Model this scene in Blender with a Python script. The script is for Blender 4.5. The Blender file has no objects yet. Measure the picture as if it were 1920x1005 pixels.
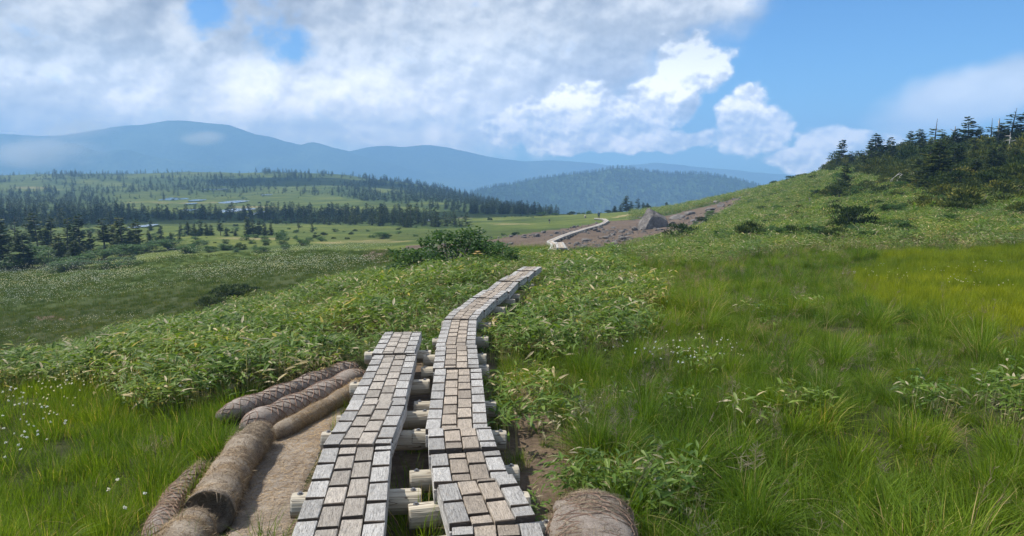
import bpy, bmesh, math, random
import numpy as np
from mathutils import Vector, Matrix, Euler

R = math.radians
rnd = random.Random(11)
rng = np.random.default_rng(7)
sc = bpy.context.scene
C = sc.collection

# ------------------------------------------------------------------ camera
F = 1350.0                       # focal length in photo pixels (1920 wide)
HORIZON = 300.0
PITCH = math.atan((502.5 - HORIZON) / F)
CP, SP = math.cos(PITCH), math.sin(PITCH)
cam = bpy.data.cameras.new('camera')
cam.sensor_fit = 'HORIZONTAL'; cam.sensor_width = 36.0
cam.lens = F / 1920 * 36.0
cam.clip_start = 0.05; cam.clip_end = 40000
camo = bpy.data.objects.new('camera', cam); C.objects.link(camo)
camo.location = (0, 0, 0); camo.rotation_euler = (R(90) - PITCH, 0, 0)
sc.camera = camo

# ------------------------------------------------------------------ render / exposure
sc.render.engine = 'CYCLES'
sc.cycles.use_denoising = True
try: sc.cycles.denoiser = 'OPENIMAGEDENOISE'
except Exception: pass
sc.cycles.max_bounces = 6; sc.cycles.diffuse_bounces = 3; sc.cycles.transmission_bounces = 3
sc.cycles.volume_bounces = 1; sc.cycles.use_adaptive_sampling = False
sc.view_settings.view_transform = 'Standard'; sc.view_settings.look = 'None'
sc.view_settings.gamma = 1.0; sc.view_settings.exposure = 0.36
sc.view_settings.use_curve_mapping = False

# ------------------------------------------------------------------ node helpers
class NB:
    """tiny expression builder for shader node trees"""
    def __init__(s, nt): s.nt = nt; s.x = 0
    def node(s, typ, **kw):
        n = s.nt.nodes.new(typ)
        for k, v in kw.items(): setattr(n, k, v)
        return n
    def put(s, sock, v):
        if isinstance(v, (int, float)): sock.default_value = v
        elif isinstance(v, (tuple, list)):
            sock.default_value = tuple(v) if len(v) == len(sock.default_value) else tuple(v) + (1,)
        else: s.nt.links.new(v, sock)
    def m(s, op, a, b=None, c=None, clamp=False):
        n = s.node('ShaderNodeMath', operation=op, use_clamp=clamp)
        s.put(n.inputs[0], a)
        if b is not None: s.put(n.inputs[1], b)
        if c is not None: s.put(n.inputs[2], c)
        return n.outputs[0]
    def add(s, a, b): return s.m('ADD', a, b)
    def sub(s, a, b): return s.m('SUBTRACT', a, b)
    def mul(s, a, b): return s.m('MULTIPLY', a, b)
    def mx(s, a, b): return s.m('MAXIMUM', a, b)
    def vm(s, op, a, b=None):
        n = s.node('ShaderNodeVectorMath', operation=op)
        s.put(n.inputs[0], a)
        if b is not None:
            if op == 'SCALE': s.put(n.inputs[3], b)
            else: s.put(n.inputs[1], b)
        return n.outputs[0]
    def smooth(s, v, a, b, c=0.0, d=1.0):
        n = s.node('ShaderNodeMapRange', interpolation_type='SMOOTHSTEP')
        s.put(n.inputs[0], v); s.put(n.inputs[1], a); s.put(n.inputs[2], b)
        s.put(n.inputs[3], c); s.put(n.inputs[4], d)
        return n.outputs[0]
    def lin(s, v, a, b, c=0.0, d=1.0):
        n = s.node('ShaderNodeMapRange', interpolation_type='LINEAR')
        s.put(n.inputs[0], v); s.put(n.inputs[1], a); s.put(n.inputs[2], b)
        s.put(n.inputs[3], c); s.put(n.inputs[4], d)
        return n.outputs[0]
    def mix(s, f, a, b, blend='MIX'):
        n = s.node('ShaderNodeMix', data_type='RGBA', blend_type=blend)
        n.clamp_factor = True
        s.put(n.inputs[0], f); s.put(n.inputs[6], a); s.put(n.inputs[7], b)
        return n.outputs[2]
    def noise(s, vec, scale, detail=4, rough=0.5, dist=0.0, lac=2.0, col=False, dim='3D'):
        n = s.node('ShaderNodeTexNoise', noise_dimensions=dim)
        if vec is not None: s.put(n.inputs['Vector'], vec)
        s.put(n.inputs['Scale'], scale); s.put(n.inputs['Detail'], detail)
        s.put(n.inputs['Roughness'], rough); s.put(n.inputs['Distortion'], dist)
        s.put(n.inputs['Lacunarity'], lac)
        return n.outputs[1 if col else 0]
    def voro(s, vec, scale, feature='F1', rand=1.0):
        n = s.node('ShaderNodeTexVoronoi', feature=feature)
        s.put(n.inputs['Vector'], vec); s.put(n.inputs['Scale'], scale); s.put(n.inputs['Randomness'], rand)
        return n.outputs[0]
    def ramp(s, f, stops):
        n = s.node('ShaderNodeValToRGB')
        el = n.color_ramp.elements
        while len(el) > 1: el.remove(el[-1])
        el[0].position = stops[0][0]; el[0].color = tuple(stops[0][1]) + (1,)
        for p, c in stops[1:]:
            e = el.new(p); e.color = tuple(c) + (1,)
        s.put(n.inputs[0], f)
        return n.outputs[0]
    def attr(s, name, fac=True):
        n = s.node('ShaderNodeAttribute', attribute_name=name)
        return n.outputs['Fac' if fac else 'Color']
    def bump(s, h, strength=0.5, dist=0.02):
        n = s.node('ShaderNodeBump')
        s.put(n.inputs['Strength'], strength); s.put(n.inputs['Distance'], dist); s.put(n.inputs['Height'], h)
        return n.outputs[0]

def pix_plane(u, v):
    """tan-bearing and tan-elevation of a photo pixel"""
    xr = (u - 960.0) / F; yr = (v - 502.5) / F
    fw = CP - yr * SP; dn = yr * CP + SP
    return xr / fw, -dn / fw

# ------------------------------------------------------------------ sun and sky
SUN_AZ, SUN_EL = R(-70), R(52)       # measured from +Y towards +X
SUN = Vector((math.sin(SUN_AZ) * math.cos(SUN_EL), math.cos(SUN_AZ) * math.cos(SUN_EL), math.sin(SUN_EL)))
sl = bpy.data.lights.new('sun', 'SUN'); sl.energy = 5.0; sl.angle = R(0.55); sl.color = (1.0, 0.94, 0.84)
slo = bpy.data.objects.new('sun', sl); C.objects.link(slo)
slo.rotation_euler = (-SUN).to_track_quat('-Z', 'Y').to_euler(); slo.location = (-50, 20, 80)

def build_world():
    w = bpy.data.worlds.new('World'); sc.world = w; w.use_nodes = True
    nt = w.node_tree; nt.nodes.clear(); b = NB(nt)
    out = b.node('ShaderNodeOutputWorld'); bg = b.node('ShaderNodeBackground')
    nt.links.new(bg.outputs[0], out.inputs[0])
    sky = b.node('ShaderNodeTexSky', sky_type='NISHITA')
    sky.sun_disc = False; sky.sun_elevation = SUN_EL; sky.sun_rotation = SUN_AZ
    sky.altitude = 1600; sky.air_density = 1.0; sky.dust_density = 0.3; sky.ozone_density = 2.0
    skyc = b.mix(1.0, sky.outputs[0], (0.50, 0.96, 1.36), 'MULTIPLY')
    d = b.node('ShaderNodeTexCoord').outputs['Generated']
    sep = b.node('ShaderNodeSeparateXYZ'); nt.links.new(d, sep.inputs[0])
    dx, dy, dz = sep.outputs
    yy = b.mx(dy, 0.04)
    wob = b.noise(d, 8.0, 3, 0.5, col=True)                    # wobble so that no outline stays an ellipse
    wv = b.vm('MULTIPLY', b.vm('SUBTRACT', wob, (0.5, 0.5, 0.5)), (0.13, 0.085, 0))
    cmb = b.node('ShaderNodeCombineXYZ'); b.put(cmb.inputs[0], b.m('DIVIDE', dx, yy)); b.put(cmb.inputs[1], b.m('DIVIDE', dz, yy))
    P = b.vm('ADD', cmb.outputs[0], wv)
    K = 1.7
    def grad(u, v, ru, rv, ang=0.0, k=K, typ='SPHERICAL'):
        mp = b.node('ShaderNodeMapping', vector_type='TEXTURE')
        nt.links.new(P, mp.inputs[0])
        cx, cz = pix_plane(u, v)
        mp.inputs[1].default_value = (cx, cz, 0); mp.inputs[2].default_value = (0, 0, R(ang)); mp.inputs[3].default_value = (ru / F * k, rv / F * k, 1)
        g = b.node('ShaderNodeTexGradient', gradient_type=typ); nt.links.new(mp.outputs[0], g.inputs[0])
        return g.outputs[1]
    def union(lst, sm=0.08):
        r = grad(*lst[0])
        for e in lst[1:]: r = b.m('SMOOTH_MAX', r, grad(*e), sm)
        return b.m('MULTIPLY_ADD', r, K, 1 - K)              # 1 centre, 0 rim, negative outside
    def gauss(lst, base):
        tot = base
        for (u, v, ru, rv, amp) in lst:
            tot = b.m('MULTIPLY_ADD', grad(u, v, ru, rv, 0, 1.35, 'QUADRATIC_SPHERE'), amp, tot)
        return tot
    dn = b.vm('MULTIPLY', d, (1, 1, 1.3))
    n1 = b.noise(dn, 3.6, 4, 0.45)
    n2 = b.noise(dn, 15.0, 5, 0.50)
    n3 = b.noise(dn, 44.0, 4, 0.55)
    n2l = b.noise(b.vm('ADD', dn, (-0.012, 0.0, 0.020)), 15.0, 4, 0.50)
    n3l = b.noise(b.vm('ADD', dn, (-0.003, 0, 0.008)), 44.0, 2, 0.55)
    r2 = b.sub(n2, n2l); r3 = b.sub(n3, n3l)
    c1, c2, c3 = b.sub(n1, 0.5), b.sub(n2, 0.5), b.sub(n3, 0.5)
    # --- the big stratocumulus mass (left and middle)
    mass = union([(260, 110, 840, 215), (760, 110, 540, 195), (1010, 40, 400, 165, 8), (1180, 10, 280, 90, 14), (300, -330, 1500, 300), (-900, 60, 900, 330)], 0.12)
    hole = b.m('MAXIMUM', grad(388, 12, 40, 36, 0, 1.6), grad(518, 55, 44, 56, 12, 1.6))
    a1 = b.smooth(b.add(mass, b.add(b.mul(c1, 0.5), b.mul(c2, 0.45))), -0.06, 0.26)
    a1 = b.mul(a1, b.sub(1.0, b.mul(b.smooth(b.add(hole, b.add(b.mul(c2, 1.7), b.mul(c3, 0.9))), 0.15, 0.85), 0.9)))
    br = gauss([(485, 160, 110, 80, 0.34), (130, 110, 110, 100, 0.12), (355, 45, 60, 45, 0.30), (900, 80, 170, 110, 0.26),
                (670, 120, 120, 90, 0.26), (800, 245, 50, 30, 0.28), (440, 105, 60, 36, 0.2), (1180, 160, 250, 70, -0.42), (960, 185, 200, 55, -0.16), (1130, 60, 260, 80, -0.10),
                (300, 100, 140, 120, -0.10), (60, 220, 220, 120, -0.10), (680, 225, 240, 40, -0.04)], 0.64)
    b1 = b.add(br, b.add(b.mul(c1, 0.34), b.add(b.mul(c2, 0.05), b.add(b.mul(r2, 1.0), b.mul(r3, 0.38)))))
    # --- the cumulus row below and right
    cu = union([(1302, 128, 62, 58), (1240, 178, 105, 54, 25), (1120, 222, 140, 56), (985, 238, 120, 44), (1150, 258, 250, 26), (1395, 232, 70, 62),
                (1455, 240, 56, 40), (1390, 190, 24, 16), (1590, 268, 80, 38), (1655, 262, 60, 30), (1560, 292, 130, 26)], 0.04)
    edge = b.add(b.mul(c2, 0.75), b.mul(c3, 0.62))
    a2 = b.smooth(b.add(cu, edge), -0.04, 0.24)
    b2 = b.add(gauss([(1315, 115, 90, 70, 0.42), (1240, 160, 90, 46, 0.22), (1085, 215, 60, 40, 0.36), (955, 228, 60, 30, 0.24), (1395, 205, 70, 40, 0.22),
                  (1590, 252, 110, 30, 0.24), (1275, 200, 60, 30, -0.16), (1150, 265, 250, 22, -0.10), (1420, 275, 90, 30, -0.08)], 0.66),
               b.add(b.add(b.mul(r2, 1.6), b.mul(r3, 1.35)), b.mul(c2, 0.25)))
    # --- thin grey veil, right
    ve = union([(1850, 165, 190, 50, 18), (1790, 205, 120, 42, 8)], 0.12)
    a3 = b.mul(b.smooth(b.add(ve, b.mul(c1, 0.9)), -0.15, 0.6), 0.85)
    b3 = b.add(0.60, b.mul(c2, 0.35))
    # --- broken cloud over the rest of the sky
    X = b.m('DIVIDE', dx, yy); Z = b.m('DIVIDE', dz, yy)
    away = b.mx(b.mx(b.smooth(b.m('ABSOLUTE', X), 0.80, 1.3), b.smooth(Z, 0.26, 0.55)), b.smooth(dy, 0.12, 0.0))
    a4 = b.mul(b.smooth(b.add(n1, b.mul(c2, 0.2)), 0.40, 0.54), away)
    b4 = b.add(0.62, b.mul(r2, 1.0))
    def ccol(v):
        return b.ramp(v, [(0.0, (0.24, 0.27, 0.35)), (0.35, (0.40, 0.44, 0.53)), (0.60, (0.60, 0.64, 0.715)), (0.80, (0.88, 0.90, 0.94)), (1.0, (1.08, 1.08, 1.08))])
    # one colour ramp for all the layers: blend the brightness first
    val = b.m('MULTIPLY_ADD', a3, b.sub(b3, b4), b4)
    val = b.m('MULTIPLY_ADD', a1, b.sub(b1, val), val)
    val = b.m('MULTIPLY_ADD', a2, b.sub(b2, val), val)
    inv = b.mul(b.mul(b.sub(1.0, a1), b.sub(1.0, a2)), b.mul(b.sub(1.0, a3), b.sub(1.0, a4)))
    warm = b.mix(b.smooth(Z, 0.16, 0.02), (1, 1, 1), (1.30, 1.08, 0.86))     # low cloud tinted warm to offset the blue haze in front
    c = b.mix(inv, b.vm('SCALE', b.mix(1.0, ccol(val), warm, 'MULTIPLY'), b.mul(b.smooth(Z, 0.02, 0.18, 2.5, 1.0), CLOUD_GAIN)), skyc)
    nt.links.new(c, bg.inputs[0])
    bg.inputs[1].default_value = SKY_STRENGTH
    w.cycles.sampling_method = 'MANUAL'; w.cycles.sample_map_resolution = 512
SKY_STRENGTH = 0.088; CLOUD_GAIN = 9.6
build_world()

# ------------------------------------------------------------------ small numpy noise
def _hash(ix, iy, seed):
    n = (ix.astype(np.int64) * 374761393 + iy.astype(np.int64) * 668265263 + seed * 974634777) & 0xffffffff
    n = ((n ^ (n >> 13)) * 1274126177) & 0xffffffff
    return ((n ^ (n >> 16)) & 0xffff) / 65535.0
def vnoise(x, y, seed=0):
    x = np.asarray(x, float); y = np.asarray(y, float)
    ix = np.floor(x); iy = np.floor(y); fx = x - ix; fy = y - iy
    fx = fx * fx * (3 - 2 * fx); fy = fy * fy * (3 - 2 * fy)
    a = _hash(ix, iy, seed); b_ = _hash(ix + 1, iy, seed); c = _hash(ix, iy + 1, seed); d = _hash(ix + 1, iy + 1, seed)
    return (a * (1 - fx) + b_ * fx) * (1 - fy) + (c * (1 - fx) + d * fx) * fy
def fbm(x, y, oct=4, seed=0, gain=0.5):
    s = 0; a = 1; t = 0
    for o in range(oct):
        s = s + a * (vnoise(x * 2 ** o, y * 2 ** o, seed + o * 17) - 0.5); t += a; a *= gain
    return s / t * 2.0            # about -1..1
def sstep(x, a, b):
    t = np.clip((np.asarray(x, float) - a) / (b - a), 0, 1); return t * t * (3 - 2 * t)

# ------------------------------------------------------------------ the lie of the land
def sv(v):
    yr = (v - 502.5) / F
    return (yr * CP + SP) / (CP - yr * SP)
# for a few bearings: (photo row where that ground shows, metres ahead)
COLS = {
 -500: [(1005,3.6),(700,7.4),(690,11),(720,18),(700,30),(610,42),(555,56),(515,78),(470,110),(430,180),(400,290),(378,420),(352,600),(322,850),(345,1100),(400,2200)],
 0:   [(1005,3.5),(800,5.3),(700,7.5),(690,9.5),(712,18),(682,30),(602,42),(552,56),(512,78),(470,108),(425,180),(398,290),(377,420),(350,600),(326,850),(345,1100),(400,2200)],
 300: [(1005,3.3),(780,5.4),(700,7),(640,9.5),(622,11.5),(655,19),(614,32),(542,50),(492,75),(470,92),(421,190),(396,300),(376,420),(350,600),(320,850),(345,1100),(400,2200)],
 600: [(1005,3.2),(780,5.15),(690,6.8),(640,8.4),(560,12.8),(537,15),(565,26),(527,45),(490,65),(470,82),(440,125),(425,170),(405,260),(386,360),(350,560),(318,850),(345,1100),(400,2200)],
 850: [(1005,3.15),(780,5.0),(640,7.8),(540,13.3),(500,18.5),(488,26),(500,40),(476,60),(450,90),(426,150),(402,240),(384,340),(364,560),(350,800),(372,1000),(410,2200)],
 1050:[(1005,3.1),(780,5.0),(640,7.7),(560,11.6),(505,16.6),(490,21),(487,32),(470,58),(440,95),(416,150),(404,200),(401,250),(402,420),(425,700),(440,2200)],
 1250:[(1005,3.1),(780,4.95),(640,7.5),(560,11.3),(482,24),(456,35),(462,50),(440,76),(402,140),(388,190),(410,260),(450,500),(450,2200)],
 1400:[(1005,3.1),(700,6.1),(560,11.8),(470,27),(430,42),(402,70),(367,130),(355,165),(390,240),(450,500),(450,2200)],
 1550:[(1005,3.1),(700,6.0),(560,11.5),(460,28),(400,52),(352,85),(312,125),(350,190),(440,450),(450,2200)],
 1750:[(1005,3.05),(700,5.9),(560,11.0),(460,24),(400,40),(342,62),(292,92),(282,110),(330,180),(440,450),(450,2200)],
 1900:[(1005,3.05),(700,5.8),(560,10.6),(460,22),(400,37),(332,58),(282,82),(262,105),(320,180),(440,450),(450,2200)],
 2400:[(1005,3.05),(700,5.6),(560,9.6),(460,20),(400,34),(320,56),(250,82),(220,105),(320,190),(440,450),(450,2200)],
}
LN0, LN1, NLN = math.log(2.0), math.log(4200.0), 420
TN = 321; T0, T1 = -1.35, 1.35
lng = np.linspace(LN0, LN1, NLN); tg = np.linspace(T0, T1, TN)
def _gs(a, sig, axis):
    k = int(sig * 3) + 1; x = np.arange(-k, k + 1); w = np.exp(-x * x / (2 * sig * sig)); w /= w.sum()
    pad = [(0, 0), (0, 0)]; pad[axis] = (k, k)
    p = np.pad(a, pad, mode='edge')
    return np.apply_along_axis(lambda r: np.convolve(r, w, 'valid'), axis, p)
_us = sorted(COLS)
_tab = np.array([np.interp(lng, [math.log(y) for v, y in COLS[u]], [sv(v) for v, y in COLS[u]]) for u in _us])
_tc = np.array([(u - 960) / F / CP for u in _us])
STAB = np.array([np.interp(tg, _tc, _tab[:, j]) for j in range(NLN)]).T       # (TN, NLN)
STAB = _gs(STAB, 3.2, 1); STAB = _gs(STAB, 5.0, 0)
def Ssmp(t, ln):
    a = np.clip((t - T0) / (T1 - T0) * (TN - 1), 0, TN - 1.001); c = np.clip((ln - LN0) / (LN1 - LN0) * (NLN - 1), 0, NLN - 1.001)
    i = a.astype(int); j = c.astype(int); fa = a - i; fc = c - j
    return (STAB[i, j] * (1 - fa) + STAB[i + 1, j] * fa) * (1 - fc) + (STAB[i, j + 1] * (1 - fa) + STAB[i + 1, j + 1] * fa) * fc
def zboard(y): return -(1.455 + 0.055 * y)
SINK = 0.26                                   # ground below the tops of grass and boards
def ground(x, y, rough=True):
    x = np.atleast_1d(np.asarray(x, float)); y = np.atleast_1d(np.asarray(y, float))
    yc = np.maximum(y, 2.0)
    zf = -yc * Ssmp(x / yc, np.log(yc))
    zn = -(1.455 + 0.055 * np.maximum(y, -60)) + 0 * x
    w = sstep(y, 2.6, 4.6)
    z = zn * (1 - w) + zf * w
    far = np.hypot(x, np.maximum(y, 0))
    z = z - SINK * (1 - sstep(far, 26, 60))
    if rough:
        path = 1 - (1 - sstep(np.abs(x + 0.28), 0.9, 2.2)) * (1 - sstep(y, 9, 14)) * 0.85
        z = z + 0.075 * fbm(x * 0.8, y * 0.8, 4, 3) * path
        z = z + 0.32 * fbm(x * 0.11, y * 0.11, 3, 5) * sstep(far, 22, 70)
        z = z + 2.2 * fbm(x * 0.016, y * 0.016, 4, 9) * sstep(far, 200, 520)
    return z
def g1(x, y): return float(ground(x, y)[0])
def proj(x, y, z):
    x = np.asarray(x, float); y = np.asarray(y, float); z = np.asarray(z, float)
    dep = y * CP - z * SP; dn = -z * CP - y * SP
    dep = np.where(dep < 0.05, 0.05, dep)
    return 960 + F * x / dep, 502.5 + F * dn / dep
_yy = np.exp(np.linspace(math.log(2.3), math.log(1500), 5000))
def hit(u, v, ymin=2.3, lift=0.0):
    """first ground point under a photo pixel"""
    t, e = pix_plane(u, v)
    yy = _yy[_yy >= ymin]
    zr = e * yy; zg = ground(t * yy, yy) + lift
    k = np.argmax(zr <= zg)
    if not (zr <= zg).any():                    # just above the skyline: stand on the skyline
        g = np.where(yy < 400, (zr - zg) / yy, 9.0); k = int(np.argmin(g))
    return float(t * yy[k]), float(yy[k]), float(zg[k] - lift)
def at_y(u, y): 
    t = (u - 960) / F / CP
    return t * y, y, g1(t * y, y)
def hit_board(u, v, dz=0.0):
    t, e = pix_plane(u, v)
    y = (1.455 - dz) / (-e - 0.055)
    return Vector((t * y, y, zboard(y) + dz))
def inpoly(u, v, poly):
    u = np.asarray(u); v = np.asarray(v); r = np.zeros(u.shape, bool)
    n = len(poly); j = n - 1
    for i in range(n):
        xi, yi = poly[i]; xj, yj = poly[j]
        c = ((yi > v) != (yj > v)) & (u < (xj - xi) * (v - yi) / ((yj - yi) or 1e-9) + xi)
        r ^= c; j = i
    return r

# ------------------------------------------------------------------ object helpers
def tag(o, label=None, cat=None, group=None, kind=None):
    if label: o['label'] = label
    if cat: o['category'] = cat
    if group: o['group'] = group
    if kind: o['kind'] = kind
    return o
def mesh(name, verts, faces, mats=(), smooth=False, tint=None, mi=None):
    me = bpy.data.meshes.new(name)
    me.from_pydata([tuple(v) for v in verts], [], [tuple(f) for f in faces])
    for m in (mats if isinstance(mats, (list, tuple)) else [mats]): me.materials.append(m)
    if smooth: me.polygons.foreach_set('use_smooth', [True] * len(me.polygons))
    if tint is not None:
        a = me.attributes.new('tint', 'FLOAT', 'POINT'); a.data.foreach_set('value', np.asarray(tint, np.float32))
    if mi is not None: me.polygons.foreach_set('material_index', np.asarray(mi, np.int32))
    me.update()
    return me
def obj(name, me, parent=None, loc=None, rot=None, scale=None, link=True):
    o = bpy.data.objects.new(name, me)
    if link: C.objects.link(o)
    if parent is not None: o.parent = parent
    if loc is not None: o.location = loc
    if rot is not None: o.rotation_euler = rot
    if scale is not None: o.scale = scale if isinstance(scale, (tuple, list, Vector)) else (scale,) * 3
    return o
def empty(name, loc=(0, 0, 0), rot=(0, 0, 0)):
    o = bpy.data.objects.new(name, None); C.objects.link(o); o.empty_display_size = 0.1
    o.location = loc; o.rotation_euler = rot
    return o
ORD = ['zeroth', 'first', 'second', 'third', 'fourth', 'fifth', 'sixth', 'seventh', 'eighth', 'ninth', 'tenth', 'eleventh', 'twelfth', 'thirteenth',
       'fourteenth', 'fifteenth', 'sixteenth', 'seventeenth', 'eighteenth', 'nineteenth', 'twentieth'] + \
      [t + '-' + o for t in ('twenty', 'thirty', 'forty') for o in ('first', 'second', 'third', 'fourth', 'fifth', 'sixth', 'seventh', 'eighth', 'ninth', 'tenth')]

# ------------------------------------------------------------------ materials
def new_mat(name):
    m = bpy.data.materials.new(name); m.use_nodes = True
    nt = m.node_tree; nt.nodes.clear(); b = NB(nt)
    out = b.node('ShaderNodeOutputMaterial')
    return m, b, out
def pbsdf(b, out, col, rough=0.8, normal=None, spec=0.3):
    p = b.node('ShaderNodeBsdfPrincipled')
    b.put(p.inputs['Base Color'], col); b.put(p.inputs['Roughness'], rough)
    b.put(p.inputs['Specular IOR Level'], spec)
    if normal is not None: b.nt.links.new(normal, p.inputs['Normal'])
    b.nt.links.new(p.outputs[0], out.inputs[0])
    return p
def foliage(name, stops, trans=0.35, spec=0.25, rough=0.5, var=0.25, patch=None):
    """leaf colour from each leaf's tint, shifted a little per plant and by broad patches of the ground"""
    m, b, out = new_mat(name)
    t = b.attr('tint')
    r = b.node('ShaderNodeObjectInfo').outputs['Random']
    t2 = b.m('ADD', t, b.mul(b.sub(r, 0.5), var), clamp=True)
    col = b.ramp(t2, stops)
    pos = b.node('ShaderNodeNewGeometry').outputs['Position']
    pn = b.noise(pos, 0.55, 3, 0.55)
    col = b.mix(1.0, col, b.ramp(pn, [(0.3, (0.62, 0.72, 0.85)), (0.5, (0.95, 0.95, 1)), (0.7, (1.30, 1.15, 0.85))]), 'MULTIPLY')
    p = b.node('ShaderNodeBsdfPrincipled')
    b.put(p.inputs['Base Color'], col); p.inputs['Roughness'].default_value = rough
    p.inputs['Specular IOR Level'].default_value = spec
    tr = b.node('ShaderNodeBsdfTranslucent')
    b.put(tr.inputs[0], b.mix(1.0, col, (1.25, 1.25, 0.55), 'MULTIPLY'))
    ms = b.node('ShaderNodeMixShader'); ms.inputs[0].default_value = trans
    b.nt.links.new(p.outputs[0], ms.inputs[1]); b.nt.links.new(tr.outputs[0], ms.inputs[2])
    b.nt.links.new(ms.outputs[0], out.inputs[0])
    return m
M = {}
M['sasa'] = foliage('bamboo_leaf', [(0.0, (0.055, 0.105, 0.014)), (0.35, (0.112, 0.192, 0.026)), (0.72, (0.195, 0.285, 0.048)), (0.86, (0.24, 0.31, 0.09)), (0.90, (0.42, 0.36, 0.19)), (1.0, (0.52, 0.45, 0.28))], 0.36, 0.22, 0.5, 0.12)
M['grass'] = foliage('grass_blade', [(0.0, (0.070, 0.120, 0.010)), (0.5, (0.126, 0.215, 0.018)), (0.85, (0.21, 0.31, 0.030)), (0.95, (0.33, 0.32, 0.08)), (1.0, (0.46, 0.37, 0.17))], 0.45, 0.12, 0.55, 0.36)
M['grass_lime'] = foliage('lime_grass_blade', [(0.0, (0.13, 0.18, 0.012)), (0.5, (0.25, 0.31, 0.018)), (1.0, (0.38, 0.40, 0.04))], 0.5, 0.12, 0.55, 0.3)  # yellower and brighter than the meadow blades, for one patch
M['sedge'] = foliage('bog_sedge', [(0.0, (0.046, 0.082, 0.010)), (0.6, (0.095, 0.145, 0.018)), (0.9, (0.16, 0.19, 0.035)), (1.0, (0.30, 0.24, 0.10))], 0.35, 0.12, 0.6, 0.35)
M['panicle'] = foliage('grass_panicle', [(0.0, (0.13, 0.10, 0.075)), (0.6, (0.22, 0.175, 0.125)), (1.0, (0.34, 0.28, 0.19))], 0.3, 0.1, 0.7, 0.3)
M['straw'] = foliage('dry_straw', [(0.0, (0.24, 0.155, 0.07)), (0.6, (0.45, 0.31, 0.15)), (1.0, (0.60, 0.46, 0.26))], 0.2, 0.15, 0.6, 0.2)
M['fir'] = foliage('fir_needles', [(0.0, (0.020, 0.038, 0.011)), (0.5, (0.044, 0.074, 0.018)), (0.9, (0.085, 0.115, 0.028)), (1.0, (0.13, 0.145, 0.04))], 0.18, 0.15, 0.6, 0.45)
M['pine'] = foliage('dwarf_pine_needles', [(0.0, (0.038, 0.056, 0.012)), (0.5, (0.090, 0.115, 0.021)), (0.9, (0.17, 0.175, 0.034)), (1.0, (0.25, 0.22, 0.05))], 0.22, 0.15, 0.6, 0.35)
M['shrub'] = foliage('shrub_leaf', [(0.0, (0.030, 0.075, 0.016)), (0.6, (0.065, 0.140, 0.028)), (1.0, (0.12, 0.21, 0.042))], 0.32, 0.2, 0.5, 0.25)
M['hellebore'] = foliage('broad_leaf', [(0.0, (0.08, 0.16, 0.025)), (0.6, (0.15, 0.25, 0.035)), (1.0, (0.26, 0.33, 0.06))], 0.4, 0.2, 0.5, 0.2)
M['cotton'] = foliage('cotton_tuft', [(0.0, (0.72, 0.72, 0.68)), (1.0, (0.85, 0.85, 0.82))], 0.3, 0.1, 0.9, 0.0)
M['petal'] = foliage('lily_petal', [(0.0, (0.75, 0.48, 0.22)), (1.0, (0.85, 0.68, 0.40))], 0.4, 0.2, 0.6, 0.1)

def bark_mat(name, a, c):
    m, b, out = new_mat(name)
    co = b.node('ShaderNodeTexCoord').outputs['Object']
    n = b.noise(b.vm('MULTIPLY', co, (1, 1, 0.15)), 14, 5, 0.6)
    pbsdf(b, out, b.ramp(n, [(0.3, a), (0.7, c)]), 0.85, b.bump(n, 0.6, 0.02))
    return m
M['bark'] = bark_mat('fir_bark', (0.06, 0.052, 0.045), (0.20, 0.18, 0.16))
M['deadwood'] = bark_mat('bleached_deadwood', (0.20, 0.19, 0.18), (0.50, 0.48, 0.45))

def timber(name, a, mid, c, seed):
    m, b, out = new_mat(name)
    tc = b.node('ShaderNodeTexCoord').outputs['Object']
    oi = b.node('ShaderNodeObjectInfo').outputs['Random']
    off = b.node('ShaderNodeCombineXYZ'); b.put(off.inputs[0], b.mul(oi, 37.0)); b.put(off.inputs[1], b.mul(oi, 91.0)); b.put(off.inputs[2], seed)
    co = b.vm('ADD', tc, off.outputs[0])
    g = b.noise(b.vm('MULTIPLY', co, (95, 5, 95)), 1.0, 5, 0.6, 0.6)            # grain along the beam
    blot = b.noise(co, 11.0, 4, 0.6)
    crk = b.noise(b.vm('MULTIPLY', co, (42, 1.6, 42)), 1.0, 3, 0.5, 0.8)
    crack = b.smooth(b.m('ABSOLUTE', b.sub(crk, 0.5)), 0.0, 0.030)             # thin checks
    base = b.ramp(b.add(b.mul(g, 0.7), b.mul(blot, 0.3)), [(0.28, a), (0.5, mid), (0.72, c)])
    vary = b.lin(oi, 0, 1, 0.74, 1.20)
    base = b.mix(1.0, base, b.node('ShaderNodeCombineColor').outputs[0], 'MIX') if False else b.vm('SCALE', base, vary)
    tan = b.smooth(b.noise(b.vm('ADD', co, (3, 7, 1)), 5.0, 3, 0.5), 0.50, 0.72)
    base = b.mix(b.mul(tan, 0.35), base, (0.36, 0.30, 0.225))
    base = b.mix(b.sub(1.0, crack), base, (0.09, 0.075, 0.06))
    h = b.add(b.mul(g, 0.6), b.mul(crack, 0.8))
    pbsdf(b, out, base, 0.78, b.bump(h, 0.7, 0.006), 0.25)
    return m
M['timber_grey'] = timber('weathered_grey_timber', (0.28, 0.268, 0.25), (0.47, 0.455, 0.43), (0.63, 0.61, 0.585), 1.0)
M['timber_brown'] = timber('worn_brown_timber', (0.27, 0.218, 0.168), (0.44, 0.372, 0.30), (0.60, 0.525, 0.435), 5.0)
M['timber_mid'] = timber('weathered_mid_timber', (0.28, 0.245, 0.205), (0.46, 0.412, 0.355), (0.62, 0.57, 0.505), 3.0)
M['timber_beam'] = timber('dark_beam_timber', (0.10, 0.08, 0.065), (0.17, 0.14, 0.115), (0.26, 0.22, 0.185), 9.0)  # darker timber for the inner beams, seen between the treads
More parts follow.
